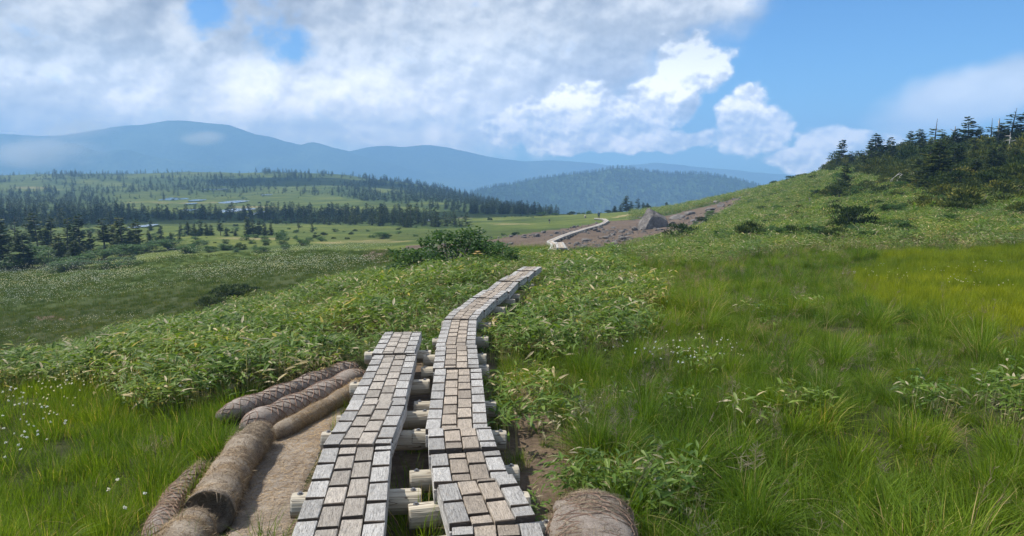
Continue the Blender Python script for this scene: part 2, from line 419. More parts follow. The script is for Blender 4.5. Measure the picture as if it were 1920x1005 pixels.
M['timber_kerf'] = timber('dark_saw_cut', (0.07, 0.052, 0.040), (0.125, 0.095, 0.072), (0.19, 0.15, 0.118), 13.0)  # dark brown for the tread ends that face the saw cuts
def log_mat():
    m, b, out = new_mat('peeled_log')
    tc = b.node('ShaderNodeTexCoord').outputs['Object']
    oi = b.node('ShaderNodeObjectInfo').outputs['Random']
    co = b.vm('ADD', tc, b.vm('SCALE', (17.0, 5.0, 3.0), oi))
    g = b.noise(b.vm('MULTIPLY', co, (4, 60, 60)), 1.0, 4, 0.6, 0.5)
    crk = b.noise(b.vm('MULTIPLY', co, (1.4, 26, 26)), 1.0, 3, 0.5, 0.6)
    crack = b.smooth(b.m('ABSOLUTE', b.sub(crk, 0.5)), 0.0, 0.02)
    base = b.ramp(g, [(0.3, (0.30, 0.26, 0.20)), (0.55, (0.46, 0.42, 0.34)), (0.75, (0.60, 0.56, 0.48))])
    base = b.vm('SCALE', base, b.lin(oi, 0, 1, 0.8, 1.15))
    base = b.mix(b.sub(1.0, crack), base, (0.12, 0.09, 0.065))
    pbsdf(b, out, base, 0.75, b.bump(b.add(g, crack), 0.5, 0.006), 0.25)
    return m
M['log'] = log_mat()
def endgrain():
    m, b, out = new_mat('log_end_grain')
    tc = b.node('ShaderNodeTexCoord').outputs['Object']
    s = b.node('ShaderNodeSeparateXYZ'); b.nt.links.new(b.vm('ADD', tc, b.vm('SCALE', b.noise(tc, 9, 2, 0.5, col=True), 0.02)), s.inputs[0])
    r = b.m('SQRT', b.add(b.mul(s.outputs[1], s.outputs[1]), b.mul(s.outputs[2], s.outputs[2])))
    w = b.m('SINE', b.mul(r, 900.0))
    n = b.noise(tc, 30, 3, 0.6)
    col = b.ramp(b.add(b.mul(w, 0.18), n), [(0.3, (0.28, 0.225, 0.155)), (0.6, (0.48, 0.41, 0.30)), (0.8, (0.58, 0.52, 0.42))])
    pbsdf(b, out, col, 0.85)
    return m
M['endgrain'] = endgrain()
m, b, out = new_mat('galvanised_bolt')
p = pbsdf(b, out, (0.22, 0.22, 0.23), 0.45); p.inputs['Metallic'].default_value = 0.8; M['bolt'] = m

def coir(name, a, mid, c):
    m, b, out = new_mat(name)
    tc = b.node('ShaderNodeTexCoord').outputs['Object']
    f1 = b.noise(b.vm('MULTIPLY', tc, (40, 150, 150)), 1.0, 5, 0.65, 1.5)
    f2 = b.noise(b.vm('MULTIPLY', tc, (180, 50, 90)), 1.0, 4, 0.6, 2.0)
    bl = b.noise(tc, 5.0, 4, 0.6)
    h = b.add(b.mul(f1, 0.5), b.mul(f2, 0.5))
    col = b.ramp(b.add(b.mul(h, 0.7), b.mul(bl, 0.3)), [(0.40, a), (0.5, mid), (0.60, c)])
    pbsdf(b, out, col, 0.95, b.bump(h, 1.0, 0.02), 0.1)
    return m
M['coir'] = coir('coir_fibre', (0.16, 0.122, 0.090), (0.36, 0.295, 0.225), (0.54, 0.46, 0.365))
M['coir_grey'] = coir('weathered_coir', (0.17, 0.140, 0.118), (0.36, 0.305, 0.26), (0.52, 0.455, 0.40))
M['fibre'] = foliage('coir_strand', [(0.0, (0.12, 0.08, 0.05)), (0.5, (0.30, 0.22, 0.14)), (1.0, (0.55, 0.43, 0.28))], 0.15, 0.2, 0.7, 0.1)
m, b, out = new_mat('netting_twine'); pbsdf(b, out, (0.24, 0.16, 0.12), 0.9); M['twine'] = m

def path_mat():
    m, b, out = new_mat('trampled_jute_sand')
    co = b.node('ShaderNodeNewGeometry').outputs['Position']
    f = b.noise(b.vm('MULTIPLY', co, (60, 140, 60)), 1.0, 5, 0.65, 2.0)
    g = b.noise(co, 220, 3, 0.6)
    bl = b.noise(co, 3.0, 5, 0.6)
    col = b.ramp(b.add(b.mul(f, 0.5), b.mul(bl, 0.5)), [(0.36, (0.21, 0.172, 0.138)), (0.5, (0.36, 0.308, 0.255)), (0.64, (0.50, 0.44, 0.375))])
    pbsdf(b, out, col, 0.95, b.bump(b.add(f, b.mul(g, 0.5)), 0.9, 0.015), 0.1)
    return m
M['path'] = path_mat()

def ground_mat():
    # near the camera the soil under the grass is dark litter
    m, b, out = new_mat('alpine_ground')
    co = b.node('ShaderNodeNewGeometry').outputs['Position']
    dirt = b.attr('dirt'); scree = b.attr('scree'); pale = b.attr('pale'); wood = b.attr('wood'); tuss = b.attr('bog')
    nL = b.noise(co, 0.035, 6, 0.6); nM = b.noise(b.vm('MULTIPLY', co, (0.6, 1, 1)), 0.22, 8, 0.66); nS = b.noise(co, 4.0, 6, 0.65); nF = b.noise(co, 22.0, 4, 0.65)
    green = b.ramp(b.add(b.mul(nM, 0.55), b.mul(nS, 0.45)), [(0.30, (0.030, 0.055, 0.013)), (0.44, (0.060, 0.092, 0.018)), (0.56, (0.100, 0.132, 0.027)), (0.68, (0.16, 0.165, 0.050)), (0.8, (0.22, 0.20, 0.09))])
    green = b.mix(b.mul(b.smooth(nL, 0.45, 0.62), 0.6), green, (0.130, 0.152, 0.032))
    bog = b.ramp(b.add(b.mul(nM, 0.6), b.mul(nS, 0.4)), [(0.30, (0.026, 0.050, 0.010)), (0.47, (0.055, 0.088, 0.017)), (0.60, (0.085, 0.120, 0.025)), (0.78, (0.17, 0.15, 0.07))])
    col = b.mix(tuss, green, bog)
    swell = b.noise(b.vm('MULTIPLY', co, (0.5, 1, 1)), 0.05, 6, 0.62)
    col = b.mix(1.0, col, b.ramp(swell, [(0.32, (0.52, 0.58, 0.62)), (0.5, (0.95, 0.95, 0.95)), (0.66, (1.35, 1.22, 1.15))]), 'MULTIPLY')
    woodc = b.ramp(nM, [(0.35, (0.022, 0.042, 0.012)), (0.65, (0.055, 0.090, 0.020))])
    col = b.mix(wood, col, woodc)
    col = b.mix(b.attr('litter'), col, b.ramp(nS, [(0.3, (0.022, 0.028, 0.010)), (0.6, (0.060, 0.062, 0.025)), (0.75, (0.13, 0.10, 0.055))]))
    palec = b.ramp(nS, [(0.3, (0.22, 0.17, 0.08)), (0.7, (0.36, 0.30, 0.16))])
    col = b.mix(b.smooth(b.add(pale, b.mul(b.sub(nM, 0.5), 1.2)), 0.3, 0.8), col, palec)
    rockc = b.ramp(b.add(b.mul(nS, 0.6), b.mul(nM, 0.4)), [(0.30, (0.050, 0.036, 0.026)), (0.46, (0.105, 0.076, 0.055)), (0.60, (0.16, 0.122, 0.092)), (0.72, (0.25, 0.205, 0.165))])
    col = b.mix(b.smooth(b.add(scree, b.mul(b.sub(nM, 0.5), 1.1)), 0.35, 0.62), col, rockc)
    dirtc = b.ramp(b.add(b.mul(nS, 0.5), b.mul(nF, 0.5)), [(0.3, (0.060, 0.043, 0.030)), (0.55, (0.15, 0.11, 0.078)), (0.75, (0.27, 0.205, 0.15))])
    col = b.mix(b.smooth(b.add(dirt, b.mul(b.sub(nS, 0.5), 0.9)), 0.35, 0.65), col, dirtc)
    h = b.add(b.mul(nS, 0.6), b.mul(nF, 0.25))
    bm = b.bump(b.add(h, b.mul(nM, 3.0)), 0.8, 0.12)
    pbsdf(b, out, col, 0.95, bm, 0.1)
    return m
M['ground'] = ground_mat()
def rock_mat():
    m, b, out = new_mat('andesite_rock')
    co = b.node('ShaderNodeTexCoord').outputs['Object']
    n = b.noise(co, 2.2, 8, 0.65); f = b.noise(co, 14, 5, 0.6)
    lich = b.smooth(b.noise(b.vm('ADD', co, (5, 5, 5)), 3.5, 5, 0.65), 0.55, 0.68)
    col = b.ramp(b.add(b.mul(n, 0.6), b.mul(f, 0.4)), [(0.32, (0.070, 0.062, 0.058)), (0.5, (0.155, 0.142, 0.132)), (0.66, (0.27, 0.25, 0.235))])
    col = b.mix(b.mul(lich, 0.4), col, (0.34, 0.33, 0.28))
    pbsdf(b, out, col, 0.9, b.bump(b.add(n, b.mul(f, 0.4)), 0.9, 0.15), 0.2)
    return m
M['rock'] = rock_mat()
m, b, out = new_mat('pale_stone'); n_ = b.noise(b.node('ShaderNodeTexCoord').outputs['Object'], 9, 5, 0.6)
pbsdf(b, out, b.ramp(n_, [(0.3, (0.26, 0.23, 0.19)), (0.7, (0.46, 0.42, 0.36))]), 0.9); M['palestone'] = m
m, b, out = new_mat('pond_water'); p = pbsdf(b, out, (0.02, 0.03, 0.035), 0.10, None, 0.9)
p.inputs['IOR'].default_value = 1.33; M['water'] = m
def hill_mat(name, a, mid, c, sc_):
    m, b, out = new_mat(name)
    co = b.node('ShaderNodeNewGeometry').outputs['Position']
    n = b.noise(co, sc_, 8, 0.65); f = b.noise(co, sc_ * 14, 4, 0.6)
    col = b.ramp(b.add(b.mul(n, 0.6), b.mul(f, 0.4)), [(0.32, a), (0.5, mid), (0.68, c)])
    pbsdf(b, out, col, 0.95, b.bump(f, 1.0, 12.0), 0.05)
    return m
M['hill'] = hill_mat('forested_hill', (0.014, 0.030, 0.010), (0.038, 0.068, 0.018), (0.085, 0.125, 0.035), 0.004)
M['mount'] = hill_mat('far_mountain', (0.014, 0.028, 0.012), (0.05, 0.08, 0.028), (0.16, 0.20, 0.08), 0.004)

# ------------------------------------------------------------------ image-space outlines of ground kinds (projected onto the terrain once)
P_PATH = [(395,1040),(430,930),(445,850),(500,815),(560,780),(620,735),(672,705),(700,690),(640,800),(590,900),(545,1040)]
P_SCREE = [(742,478),(760,462),(900,452),(1000,436),(1060,428),(1140,415),(1190,412),(1260,402),(1330,385),(1420,362),(1370,392),(1330,420),(1290,440),(1200,462),(1120,470),(1060,474),(1000,466),(930,468),(830,486)]
P_PALE = [(1130,412),(1230,398),(1330,380),(1400,362),(1290,372),(1180,400)]
P_SASA_L = [(-1300,830),(-300,800),(-100,720),(60,700),(180,702),(290,735),(420,712),(560,700),(680,668),(730,652),(818,652),(838,600),(985,500),(1040,478),(1010,468),(900,478),(740,496),(560,550),(300,606),(100,655),(-100,690),(-300,700),(-1300,720)]
P_SASA_R = [(905,650),(905,600),(985,522),(1040,492),(1150,480),(1235,520),(1225,590),(1120,640),(1000,660)]
P_SASA_SLOPE = [(1150,480),(1290,452),(1420,420),(1540,395),(1700,380),(2000,380),(2000,452),(1700,455),(1480,470),(1300,492)]
P_SASA_NEAR = [(925,700),(1000,690),(1080,760),(1110,880),(1040,960),(985,890),(930,800)]
P_BOG = [(-1600,700),(-400,690),(0,690),(110,660),(300,612),(560,552),(740,500),(740,470),(560,470),(330,480),(180,500),(-400,520),(-1600,520)]

# ------------------------------------------------------------------ boardwalk geometry (top surfaces, by their corners in the photo)
W = 0.405
def row(uL, vL, uR, vR):
    a, c = hit_board(uL, vL), hit_board(uR, vR)
    return a, c
right_rows = [((824,1040),(1052,1032)),((834,988),(1024,977)),((807,901),(967,900)),((803,847),(937,845)),((803,804),(917,806)),((815,692),(899,693)),((820,649),(890,650)),
              ((832,599),(892,600)),((853,579),(908,582)),((885,558.5),(931,561)),((911,545),(950,547)),((935,526.5),(972,529)),((953,518),(988,520)),((972,507.5),(999,509)),((990,500.5),(1010,502))]
left_rows = [((530,1045),(716,1045)),((607,838),(733,838)),((658,754),(762,753)),((699,666),(778,665)),((722,624.5),(788,625))]
def mids(rows):
    r = []
    for (l, q) in rows:
        a, c = hit_board(*l), hit_board(*q)
        r.append((a + c) / 2)
    return r
RM, LM = mids(right_rows), mids(left_rows)
def dist_to(pts, x, y):
    d = np.full(np.shape(x), 1e9)
    for a, c in zip(pts[:-1], pts[1:]):
        ax, ay, cx, cy = a.x, a.y, c.x, c.y
        L2 = (cx - ax) ** 2 + (cy - ay) ** 2
        t = np.clip(((x - ax) * (cx - ax) + (y - ay) * (cy - ay)) / L2, 0, 1)
        d = np.minimum(d, np.hypot(x - ax - t * (cx - ax), y - ay - t * (cy - ay)))
    return d

# ------------------------------------------------------------------ ground sheet
def build_ground():
    rad = np.concatenate([[0.0], np.exp(np.linspace(math.log(0.5), math.log(2400), 420))])
    fr = np.radians(np.linspace(-43, 43, 560))
    bk = np.radians(np.linspace(43, 317, 110)[1:-1])
    th = np.concatenate([fr, bk]); nt_ = len(th)
    rr, tt = np.meshgrid(rad[1:], th, indexing='ij')
    x = (rr * np.sin(tt)).ravel(); y = (rr * np.cos(tt)).ravel()
    z = ground(x, y)
    z = np.where(y < -60, z - 0.02 * (-60 - y) * 0, z)
    V = np.column_stack([x, y, z]); V = np.vstack([V, [0, 0, g1(0, 0)]])
    nr = len(rad) - 1
    i = np.arange(nr - 1)[:, None] * nt_; j = np.arange(nt_)[None, :]; j2 = (j + 1) % nt_
    Fq = np.stack([i + j, i + j2, i + nt_ + j2, i + nt_ + j], -1).reshape(-1, 4)
    me = bpy.data.meshes.new('terrain')
    tri = np.array([[nr * nt_, (k + 1) % nt_, k] for k in range(nt_)])
    me.vertices.add(len(V)); me.vertices.foreach_set('co', V.ravel())
    nl = Fq.size + tri.size
    me.loops.add(nl); me.loops.foreach_set('vertex_index', np.concatenate([Fq[:, ::-1].ravel(), tri.ravel()]))
    npoly = len(Fq) + len(tri)
    me.polygons.add(npoly)
    st = np.concatenate([np.arange(len(Fq)) * 4, Fq.size + np.arange(len(tri)) * 3])
    me.polygons.foreach_set('loop_start', st.astype(np.int32))
    me.polygons.foreach_set('use_smooth', np.ones(npoly, bool))
    me.update(); me.validate()
    u, v = proj(V[:, 0], V[:, 1], V[:, 2]); yv = V[:, 1]; xv = V[:, 0]
    front = yv > 1.5
    def soft(poly): return (inpoly(u, v, poly) & front).astype(float)
    dirt = np.maximum(soft([(960,700),(1010,760),(1120,880),(1110,960),(1200,1040),(960,1040),(925,850),(915,720)]) * (yv < 9) * 0.75, 0)
    dirt = np.maximum(dirt, (1 - sstep(dist_to(RM, xv, yv), 0.25, 0.62)) * 0.9 * (yv < 8.5))
    dirt = np.maximum(dirt, (1 - sstep(dist_to(LM, xv, yv), 0.25, 0.62)) * 0.9 * (yv < 8.5))
    for (cu, cv, ru, rv) in [(640,519,46,6),(95,596,40,5),(715,480,40,14),(195,640,60,5),(1590,545,50,10),(1025,498,40,9)]:
        dirt = np.maximum(dirt, front * (1 - sstep(np.hypot((u - cu) / ru, (v - cv) / rv), 0.6, 1.15)) * (yv > 8))
    scree = soft(P_SCREE) * (yv > 45) * 0.85
    pale = soft(P_PALE) * (yv > 60) * 0.7
    for (cu, cv, ru, rv) in [(700,452,110,7),(480,447,120,4),(620,455,60,4),(1480,395,60,10),(330,380,160,3),(470,388,90,3),(640,392,60,2.5),(860,408,50,3),(960,420,70,3),(560,470,90,3),(60,352,60,4),(250,462,60,3)]:
        pale = np.maximum(pale, front * (1 - sstep(np.hypot((u - cu) / ru, (v - cv) / rv), 0.3, 1.2)) * 0.55)
    wood = forest_density(xv, yv, u, v)
    wood = np.maximum(wood, 0.55 * (front & (u > 1180) & (yv > 40)) * sstep(yv, 40, 90))
    bog = soft(P_BOG) * (yv > 20)
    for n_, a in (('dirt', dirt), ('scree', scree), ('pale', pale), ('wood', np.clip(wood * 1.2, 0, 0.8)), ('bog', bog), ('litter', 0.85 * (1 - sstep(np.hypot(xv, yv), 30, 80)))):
        at = me.attributes.new(n_, 'FLOAT', 'POINT'); at.data.foreach_set('value', a.astype(np.float32))
    me.materials.append(M['ground'])
    o = obj('ground', me); tag(o, kind='structure')

FOREST_POLYS = [
 [(-1500,350),(-200,352),(110,360),(200,372),(300,392),(420,397),(560,394),(700,402),(830,416),(885,426),(860,432),(700,424),(560,420),(440,414),(330,412),(200,424),(0,432),(-200,434),(-1500,436)],
 [(720,338),(800,345),(930,368),(1100,400),(1000,402),(900,402),(800,392),(700,380),(620,366),(640,350)],
]
CLEAR = [(45,350,75,9),(300,330,60,4),(420,325,80,6),(730,356,40,7),(690,384,70,6),(800,382,40,4),(560,345,50,4),(400,385,210,17),(200,345,60,5),(620,385,60,10),(640,338,40,4),(510,330,30,3),(150,340,40,4)]
def forest_density(x, y, u=None, v=None):
    if u is None: u, v = proj(x, y, ground(x, y))
    d = np.zeros(np.shape(x))
    front = y > 140
    hill = front & (y > 330) & (v < 374) & (u < 1130) & (y < 950)
    n = fbm(x * 0.018, y * 0.012, 4, 21)
    d = np.where(hill, np.clip(0.42 + 0.9 * n, 0.03, 1), d)
    for P in FOREST_POLYS: d = np.where(inpoly(u, v, P) & front, np.clip(0.95 + 0.5 * n, 0.35, 1), d)
    for (cu, cv, ru, rv) in CLEAR:
        c = 1 - sstep(np.hypot((u - cu) / ru, (v - cv) / rv), 0.75, 1.1)
        d = d * (1 - 0.95 * c * front)
    return d
build_ground()

# jute-covered path sheet left of the boards
def build_path():
    us = []
    pts = [hit(u, v) for u, v in P_PATH]
    xs = [p[0] for p in pts]; ys = [p[1] for p in pts]
    gx = np.arange(min(xs) - .1, max(xs) + .1, 0.03); gy = np.arange(max(2.2, min(ys) - 0.1), max(ys) + .1, 0.03)
    X, Y = np.meshgrid(gx, gy)
    jit = 0.06 * fbm(X * 4, Y * 4, 3, 31)
    inside = inpoly(X + jit, Y + jit, list(zip(xs, ys)))
    Z = ground(X.ravel(), Y.ravel()).reshape(X.shape) + 0.02 + 0.010 * fbm(X * 5, Y * 5, 4, 40)
    xs_, ys_ = np.array(xs), np.array(ys); dmin = np.full(X.shape, 9.0)
    for a in range(len(xs)):
        c = (a + 1) % len(xs); ex, ey = xs_[c] - xs_[a], ys_[c] - ys_[a]; L2 = ex * ex + ey * ey + 1e-9
        tt = np.clip(((X - xs_[a]) * ex + (Y - ys_[a]) * ey) / L2, 0, 1); dmin = np.minimum(dmin, np.hypot(X - xs_[a] - tt * ex, Y - ys_[a] - tt * ey))
    Z = Z - 0.06 * (1 - sstep(dmin, 0.0, 0.10))
    idx = -np.ones(X.shape, int); vs = []; fs = []
    for i in range(X.shape[0] - 1):
        for j in range(X.shape[1] - 1):
            if inside[i, j]:
                q = []
                for a, c in ((i, j), (i, j + 1), (i + 1, j + 1), (i + 1, j)):
                    if idx[a, c] < 0: idx[a, c] = len(vs); vs.append((X[a, c], Y[a, c], Z[a, c]))
                    q.append(idx[a, c])
                fs.append(q)
    po = tag(obj('path', mesh('path', vs, fs, M['path'], True)), kind='structure')
    # trodden coir strands lying on it
    q = random.Random(5); hv = []; hf = []; ht = []
    for _ in range(9000):
        v = vs[q.randrange(len(vs))]; c = Vector(v) + Vector((q.uniform(-.03, .03), q.uniform(-.03, .03), .004)); a = q.gauss(.3, .9); L_ = q.uniform(.015, .06)
        d = Vector((math.cos(a), math.sin(a), q.uniform(-.05, .1))); n_ = Vector((-d.y, d.x, 0)) * q.uniform(.0006, .0016); k = len(hv); bend = Vector((-d.y, d.x, 0)) * q.uniform(-.3, .3) * L_
        for x in (0, .5, 1): p = c + d * (L_ * x) + bend * (x * x); hv += [p - n_, p + n_]
        t = q.random(); ht += [t] * 6; hf += [(k, k + 1, k + 3, k + 2), (k + 2, k + 3, k + 5, k + 4)]
    fo = obj('loose_fibres', mesh('loose_fibres', hv, hf, M['fibre'], False, ht), po); fo['kind'] = 'stuff'
build_path()

# ------------------------------------------------------------------ far hills and mountains
def build_range(name, ridge, y0, depth, base, mat, seed, amp, nx=260, ny=60, oct=5, wl=600.0):
    """ridge: photo points of the skyline; the range stands y0 metres ahead and falls away in front and behind"""
    us = np.array([p[0] for p in ridge], float); vs = np.array([p[1] for p in ridge], float)
    uu = np.linspace(us[0], us[-1], nx); vv = np.interp(uu, us, vs)
    k = 1; vv = np.convolve(np.pad(vv, k, 'edge'), np.ones(2 * k + 1) / (2 * k + 1), 'valid')
    t = np.array([pix_plane(a, c)[0] for a, c in zip(uu, vv)]); e = np.array([pix_plane(a, c)[1] for a, c in zip(uu, vv)])
    verts = []; faces = []
    for i in range(nx):
        zt = e[i] * y0
        for j in range(ny):
            q = j / (ny - 1) * 2 - 1                         # -1 front foot, 0 ridge, 1 back foot
            y = y0 + q * depth
            x = t[i] * y0 * (1 + 0.15 * q * depth / y0)
            h = (1 - abs(q)) ** 1.15
            z = base + (zt - base) * h
            rg = float(fbm(x / wl, y / wl * 1.3, oct, seed)[()])
            ridged = 1 - abs(float(fbm(x / wl * 1.4 + 7, y / wl * 0.8, oct, seed + 5)[()])) * 2
            z += amp * (rg * 0.6 + ridged * 0.4) * (min(abs(q) * 3.0, 1.0)) * (1 - abs(q)) ** 0.3
            z += amp * 0.10 * float(fbm(x / wl * 3.0, y / wl * 3.0, 5, seed + 9, 0.6)[()])
            verts.append((x, y, z))
    for i in range(nx - 1):
        for j in range(ny - 1):
            a = i * ny + j; faces.append((a, a + ny, a + ny + 1, a + 1))
    o = obj(name, mesh(name, verts, faces, mat, True)); tag(o, kind='structure')
    return np.array(verts).reshape(nx, ny, 3)
build_range('far_mountain', [(-1500,300),(-1100,262),(-800,250),(-420,270),(-200,258),(0,248),(120,252),(200,240),(245,233),(262,233),(285,228),(320,224),(350,222),(380,226),(430,229),(448,236),(480,248),(510,253),(540,264),(565,269),(580,263),(588,261),(600,266),(640,276),(670,288),(700,295),(730,301),(760,312),(800,322),(830,330),(860,335),(900,346),(960,360)], 3400, 900, -290, M['mount'], 3, 130, 420, 50, 5, 620.0)
build_range('far_foothill', [(-300,330),(40,300),(100,274),(132,262),(150,268),(175,279),(205,284),(222,278),(240,277),(262,285),(300,292),(340,297),(380,305),(430,314),(520,330)], 2800, 480, -285, M['mount'], 8, 60, 220, 36, 5, 420.0)
build_range('distant_range', [(560,300),(640,284),(690,272),(720,268),(760,272),(800,267),(830,272),(870,280),(910,290),(980,300),(1040,298),(1150,308),(1230,303),(1290,308),(1360,315),(1440,322),(1600,335),(1900,340),(2300,345)], 3700, 600, -290, M['mount'], 14, 80, 200, 30, 5, 620.0)
HILL = build_range('forest_hill', [(760,400),(850,372),(930,347),(1000,334),(1060,327),(1110,319),(1150,313),(1190,315),(1240,321),(1320,325),(1370,333),(1420,347),(1500,364),(1640,385)], 1500, 480, -250, M['hill'], 22, 45, 220, 60, 5, 240.0)
# flat valley bottom that closes the ground under the ranges
tag(obj('valley_floor', mesh('valley_floor', [(-4600, 700, -300), (4600, 700, -300), (4600, 4350, -300), (-4600, 4350, -300)], [(0, 1, 2, 3)], M['mount'])), kind='structure')

# ------------------------------------------------------------------ haze
def build_haze():
    x0, x1, y0, y1, z0, z1 = -4700, 4700, -2600, 4450, -310, 215
    v = [(x, y, z) for z in (z0, z1) for y in (y0, y1) for x in (x0, x1)]
    f = [(0, 2, 3, 1), (4, 5, 7, 6), (0, 1, 5, 4), (2, 6, 7, 3), (0, 4, 6, 2), (1, 3, 7, 5)]
    m, b, out = new_mat('mountain_haze')
    pv = b.node('ShaderNodeVolumePrincipled')
    pv.inputs['Color'].default_value = (0.33, 0.61, 1.0, 1)
    pv.inputs['Density'].default_value = HAZE_DENSITY
    pv.inputs['Anisotropy'].default_value = 0.0
    b.nt.links.new(pv.outputs[0], out.inputs['Volume'])
    o = obj('haze', mesh('haze', v, f, m)); tag(o, 'pale blue summer haze between the ridges', 'haze', kind='stuff')
HAZE_DENSITY = 0.00050
build_haze()

# ------------------------------------------------------------------ boardwalk
def block_mesh(seed, mat):
    """one raised tread between two saw cuts: unit 1 x 1 x 1 (scaled), worn edges"""
    r = random.Random(seed); vs = []; bx, by, bz = 0.030, 0.014, 0.07
    def ring(z, ix, iy):
        for sx, sy in ((-1, -1), (1, -1), (1, 1), (-1, 1)):
            vs.append((sx * (0.5 - ix) + r.uniform(-.012, .012), sy * (0.5 - iy) + r.uniform(-.012, .012), z + (r.uniform(-.05, .05) if z > .5 else 0)))
    ring(0.0, 0.004, 0.0); ring(1 - bz, 0.0, 0.0); ring(1.0, bx, by)
    fs = [(8, 9, 10, 11)]
    for k in (0, 4):
        for q in range(4):
            a, c = k + q, k + (q + 1) % 4; fs.append((a, c, c + 4, a + 4))
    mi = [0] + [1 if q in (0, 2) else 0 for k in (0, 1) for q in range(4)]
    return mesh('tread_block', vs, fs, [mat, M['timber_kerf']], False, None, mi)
BLK_G = [block_mesh(i, M['timber_grey']) for i in range(6)]
BLK_M = [block_mesh(40 + i, M['timber_mid']) for i in range(6)]
BLK_B = [block_mesh(20 + i, M['timber_brown']) for i in range(6)]
def box_mesh(name, sx, sy, sz, mat, bev=0.0):
    bm = bmesh.new(); bmesh.ops.create_cube(bm, size=1.0)
    bmesh.ops.scale(bm, vec=(sx, sy, sz), verts=bm.verts)
    if bev: bmesh.ops.bevel(bm, geom=bm.edges[:], offset=bev, segments=1, affect='EDGES')
    me = bpy.data.meshes.new(name); bm.to_mesh(me); bm.free(); me.materials.append(mat)
    return me
def section(p0, p1, label, width=W, nb=4, pitch=0.235, blocks=True, group='sections of the near boardwalks', dz=0.0, far=False):
    d = p1 - p0; Ls = math.hypot(d.x, d.y)
    yaw = math.atan2(-d.x, d.y); tilt = math.atan2(d.z, Ls)
    root = empty('boardwalk_section', p0 + Vector((0, 0, dz)), Euler((tilt, 0, yaw), 'XYZ'))
    tag(root, label, 'boardwalk', group)
    bw = width / nb
    for k in range(nb):
        cx = (k - (nb - 1) / 2) * bw
        end = rnd.uniform(-0.012, 0.012)
        H = 0.115
        top = 0.0 if not blocks else -0.036
        be = obj('beam', box_mesh('beam', bw - 0.007, Ls - 0.006, H + top, M['timber_beam'] if blocks and 0 < k < nb - 1 else M['timber_grey'], 0.003), root, (cx, Ls / 2 + end, top - (H + top) / 2 + rnd.uniform(-.003, .003)))
        if not blocks: continue
        off = (0.0 if k % 2 == 0 else 0.5) * pitch + rnd.uniform(-.015, .015)
        cuts = [0.0]; y = off if off > 0.05 else pitch + off
        while y < Ls - 0.04: cuts.append(y); y += pitch + rnd.uniform(-.012, .012)
        cuts.append(Ls)
        pool = BLK_G if (k in (0, nb - 1)) else (BLK_M if 'left-hand' in label else BLK_B)
        for a, c in zip(cuts[:-1], cuts[1:]):
            L_ = (c - a) - 0.030
            if L_ < 0.015: continue
            o = obj('tread_block', rnd.choice(pool), be, (rnd.uniform(-.0015, .0015), (a + c) / 2 - Ls / 2, (H + top) / 2 - 0.001),
                    (0, rnd.uniform(-.008, .008), rnd.uniform(-.008, .008) + rnd.choice((0, math.pi))), (bw - 0.008, L_, 0.037 + rnd.uniform(-.002, .002)))
    return root
def walk(ms, side, rows):
    n = len(ms) - 1
    for i in range(n):
        p0, p1 = ms[i].copy(), ms[i + 1].copy()
        d = (p1 - p0).normalized(); p0 = p0 - d * 0.0; p1 = p1 - d * 0.008
        if i == 0: p0 = p0 - d * 1.0
        mid = (p0 + p1) / 2; half = (p1 - p0) / 2; yaw = math.atan2(half.x, half.y); turn = -yaw * (0.16 if i else 0.0)
        half = Vector((half.x * math.cos(turn) + half.y * math.sin(turn), half.y * math.cos(turn) - half.x * math.sin(turn), half.z)) * 1.02
        p0, p1 = mid - half, mid + half
        wd = W
        z = (0.016 if i % 2 else 0.0) + rnd.uniform(-.004, .004)
        lab = {'right': 'long curving grey boardwalk', 'left': 'short straight left-hand boardwalk'}[side]
        if i == 0: t = 'nearest section of the %s, at the photo bottom' % lab
        elif i == n - 1: t = 'farthest section of the %s, ending in green plants' % lab
        else: t = '%s section of the %s, counted from the photo bottom' % (ORD[i + 1], lab)
        section(p0, p1, t, wd, dz=z)
walk(RM, 'right', right_rows); walk(LM, 'left', left_rows)

def log_mesh(seed, L_=0.56, r=0.068, n=20):
    q = random.Random(seed); vs = []; fs = []; mi = []
    prof = [r * (1 + q.uniform(-.04, .04)) for _ in range(n)]
    xs = [-L_ / 2, -L_ / 2 + 0.008, -L_ / 6, L_ / 6, L_ / 2 - 0.008, L_ / 2]
    for j, x in enumerate(xs):
        s = 0.93 if j in (0, len(xs) - 1) else 1.0 + q.uniform(-.015, .015)
        for k in range(n):
            a = 2 * math.pi * k / n; z = prof[k] * s * math.sin(a)
            z = min(z, r * 0.86)                              # top flattened where the beams sit
            vs.append((x, prof[k] * s * math.cos(a), z))
    for j in range(len(xs) - 1):
        for k in range(n):
            a = j * n + k; c = j * n + (k + 1) % n; fs.append((a, a + n, c + n, c)); mi.append(0)
    fs.append(tuple(range(n))); mi.append(1); fs.append(tuple(range(len(xs) * n - 1, (len(xs) - 1) * n - 1, -1))); mi.append(1)
    return mesh('sleeper_log', vs, fs, [M['log'], M['endgrain']], False, None, mi)
LOGS = [log_mesh(i) for i in range(5)]
def bolt_mesh():
    vs = []; fs = []
    def ring(z, r, n, ph=0): 
        s = len(vs)
        for k in range(n): vs.append((r * math.cos(2 * math.pi * k / n + ph), r * math.sin(2 * math.pi * k / n + ph), z))
        return list(range(s, s + n))
    a = ring(0, .016, 12); c = ring(.003, .016, 12); 
    for k in range(12): fs.append((a[k], a[(k + 1) % 12], c[(k + 1) % 12], c[k]))
    fs.append(tuple(c))
    a = ring(.0032, .009, 6); c = ring(.011, .009, 6)
    for k in range(6): fs.append((a[k], a[(k + 1) % 6], c[(k + 1) % 6], c[k]))
    fs.append(tuple(c))
    return mesh('bolt', vs, fs, M['bolt'])
BOLT = bolt_mesh()
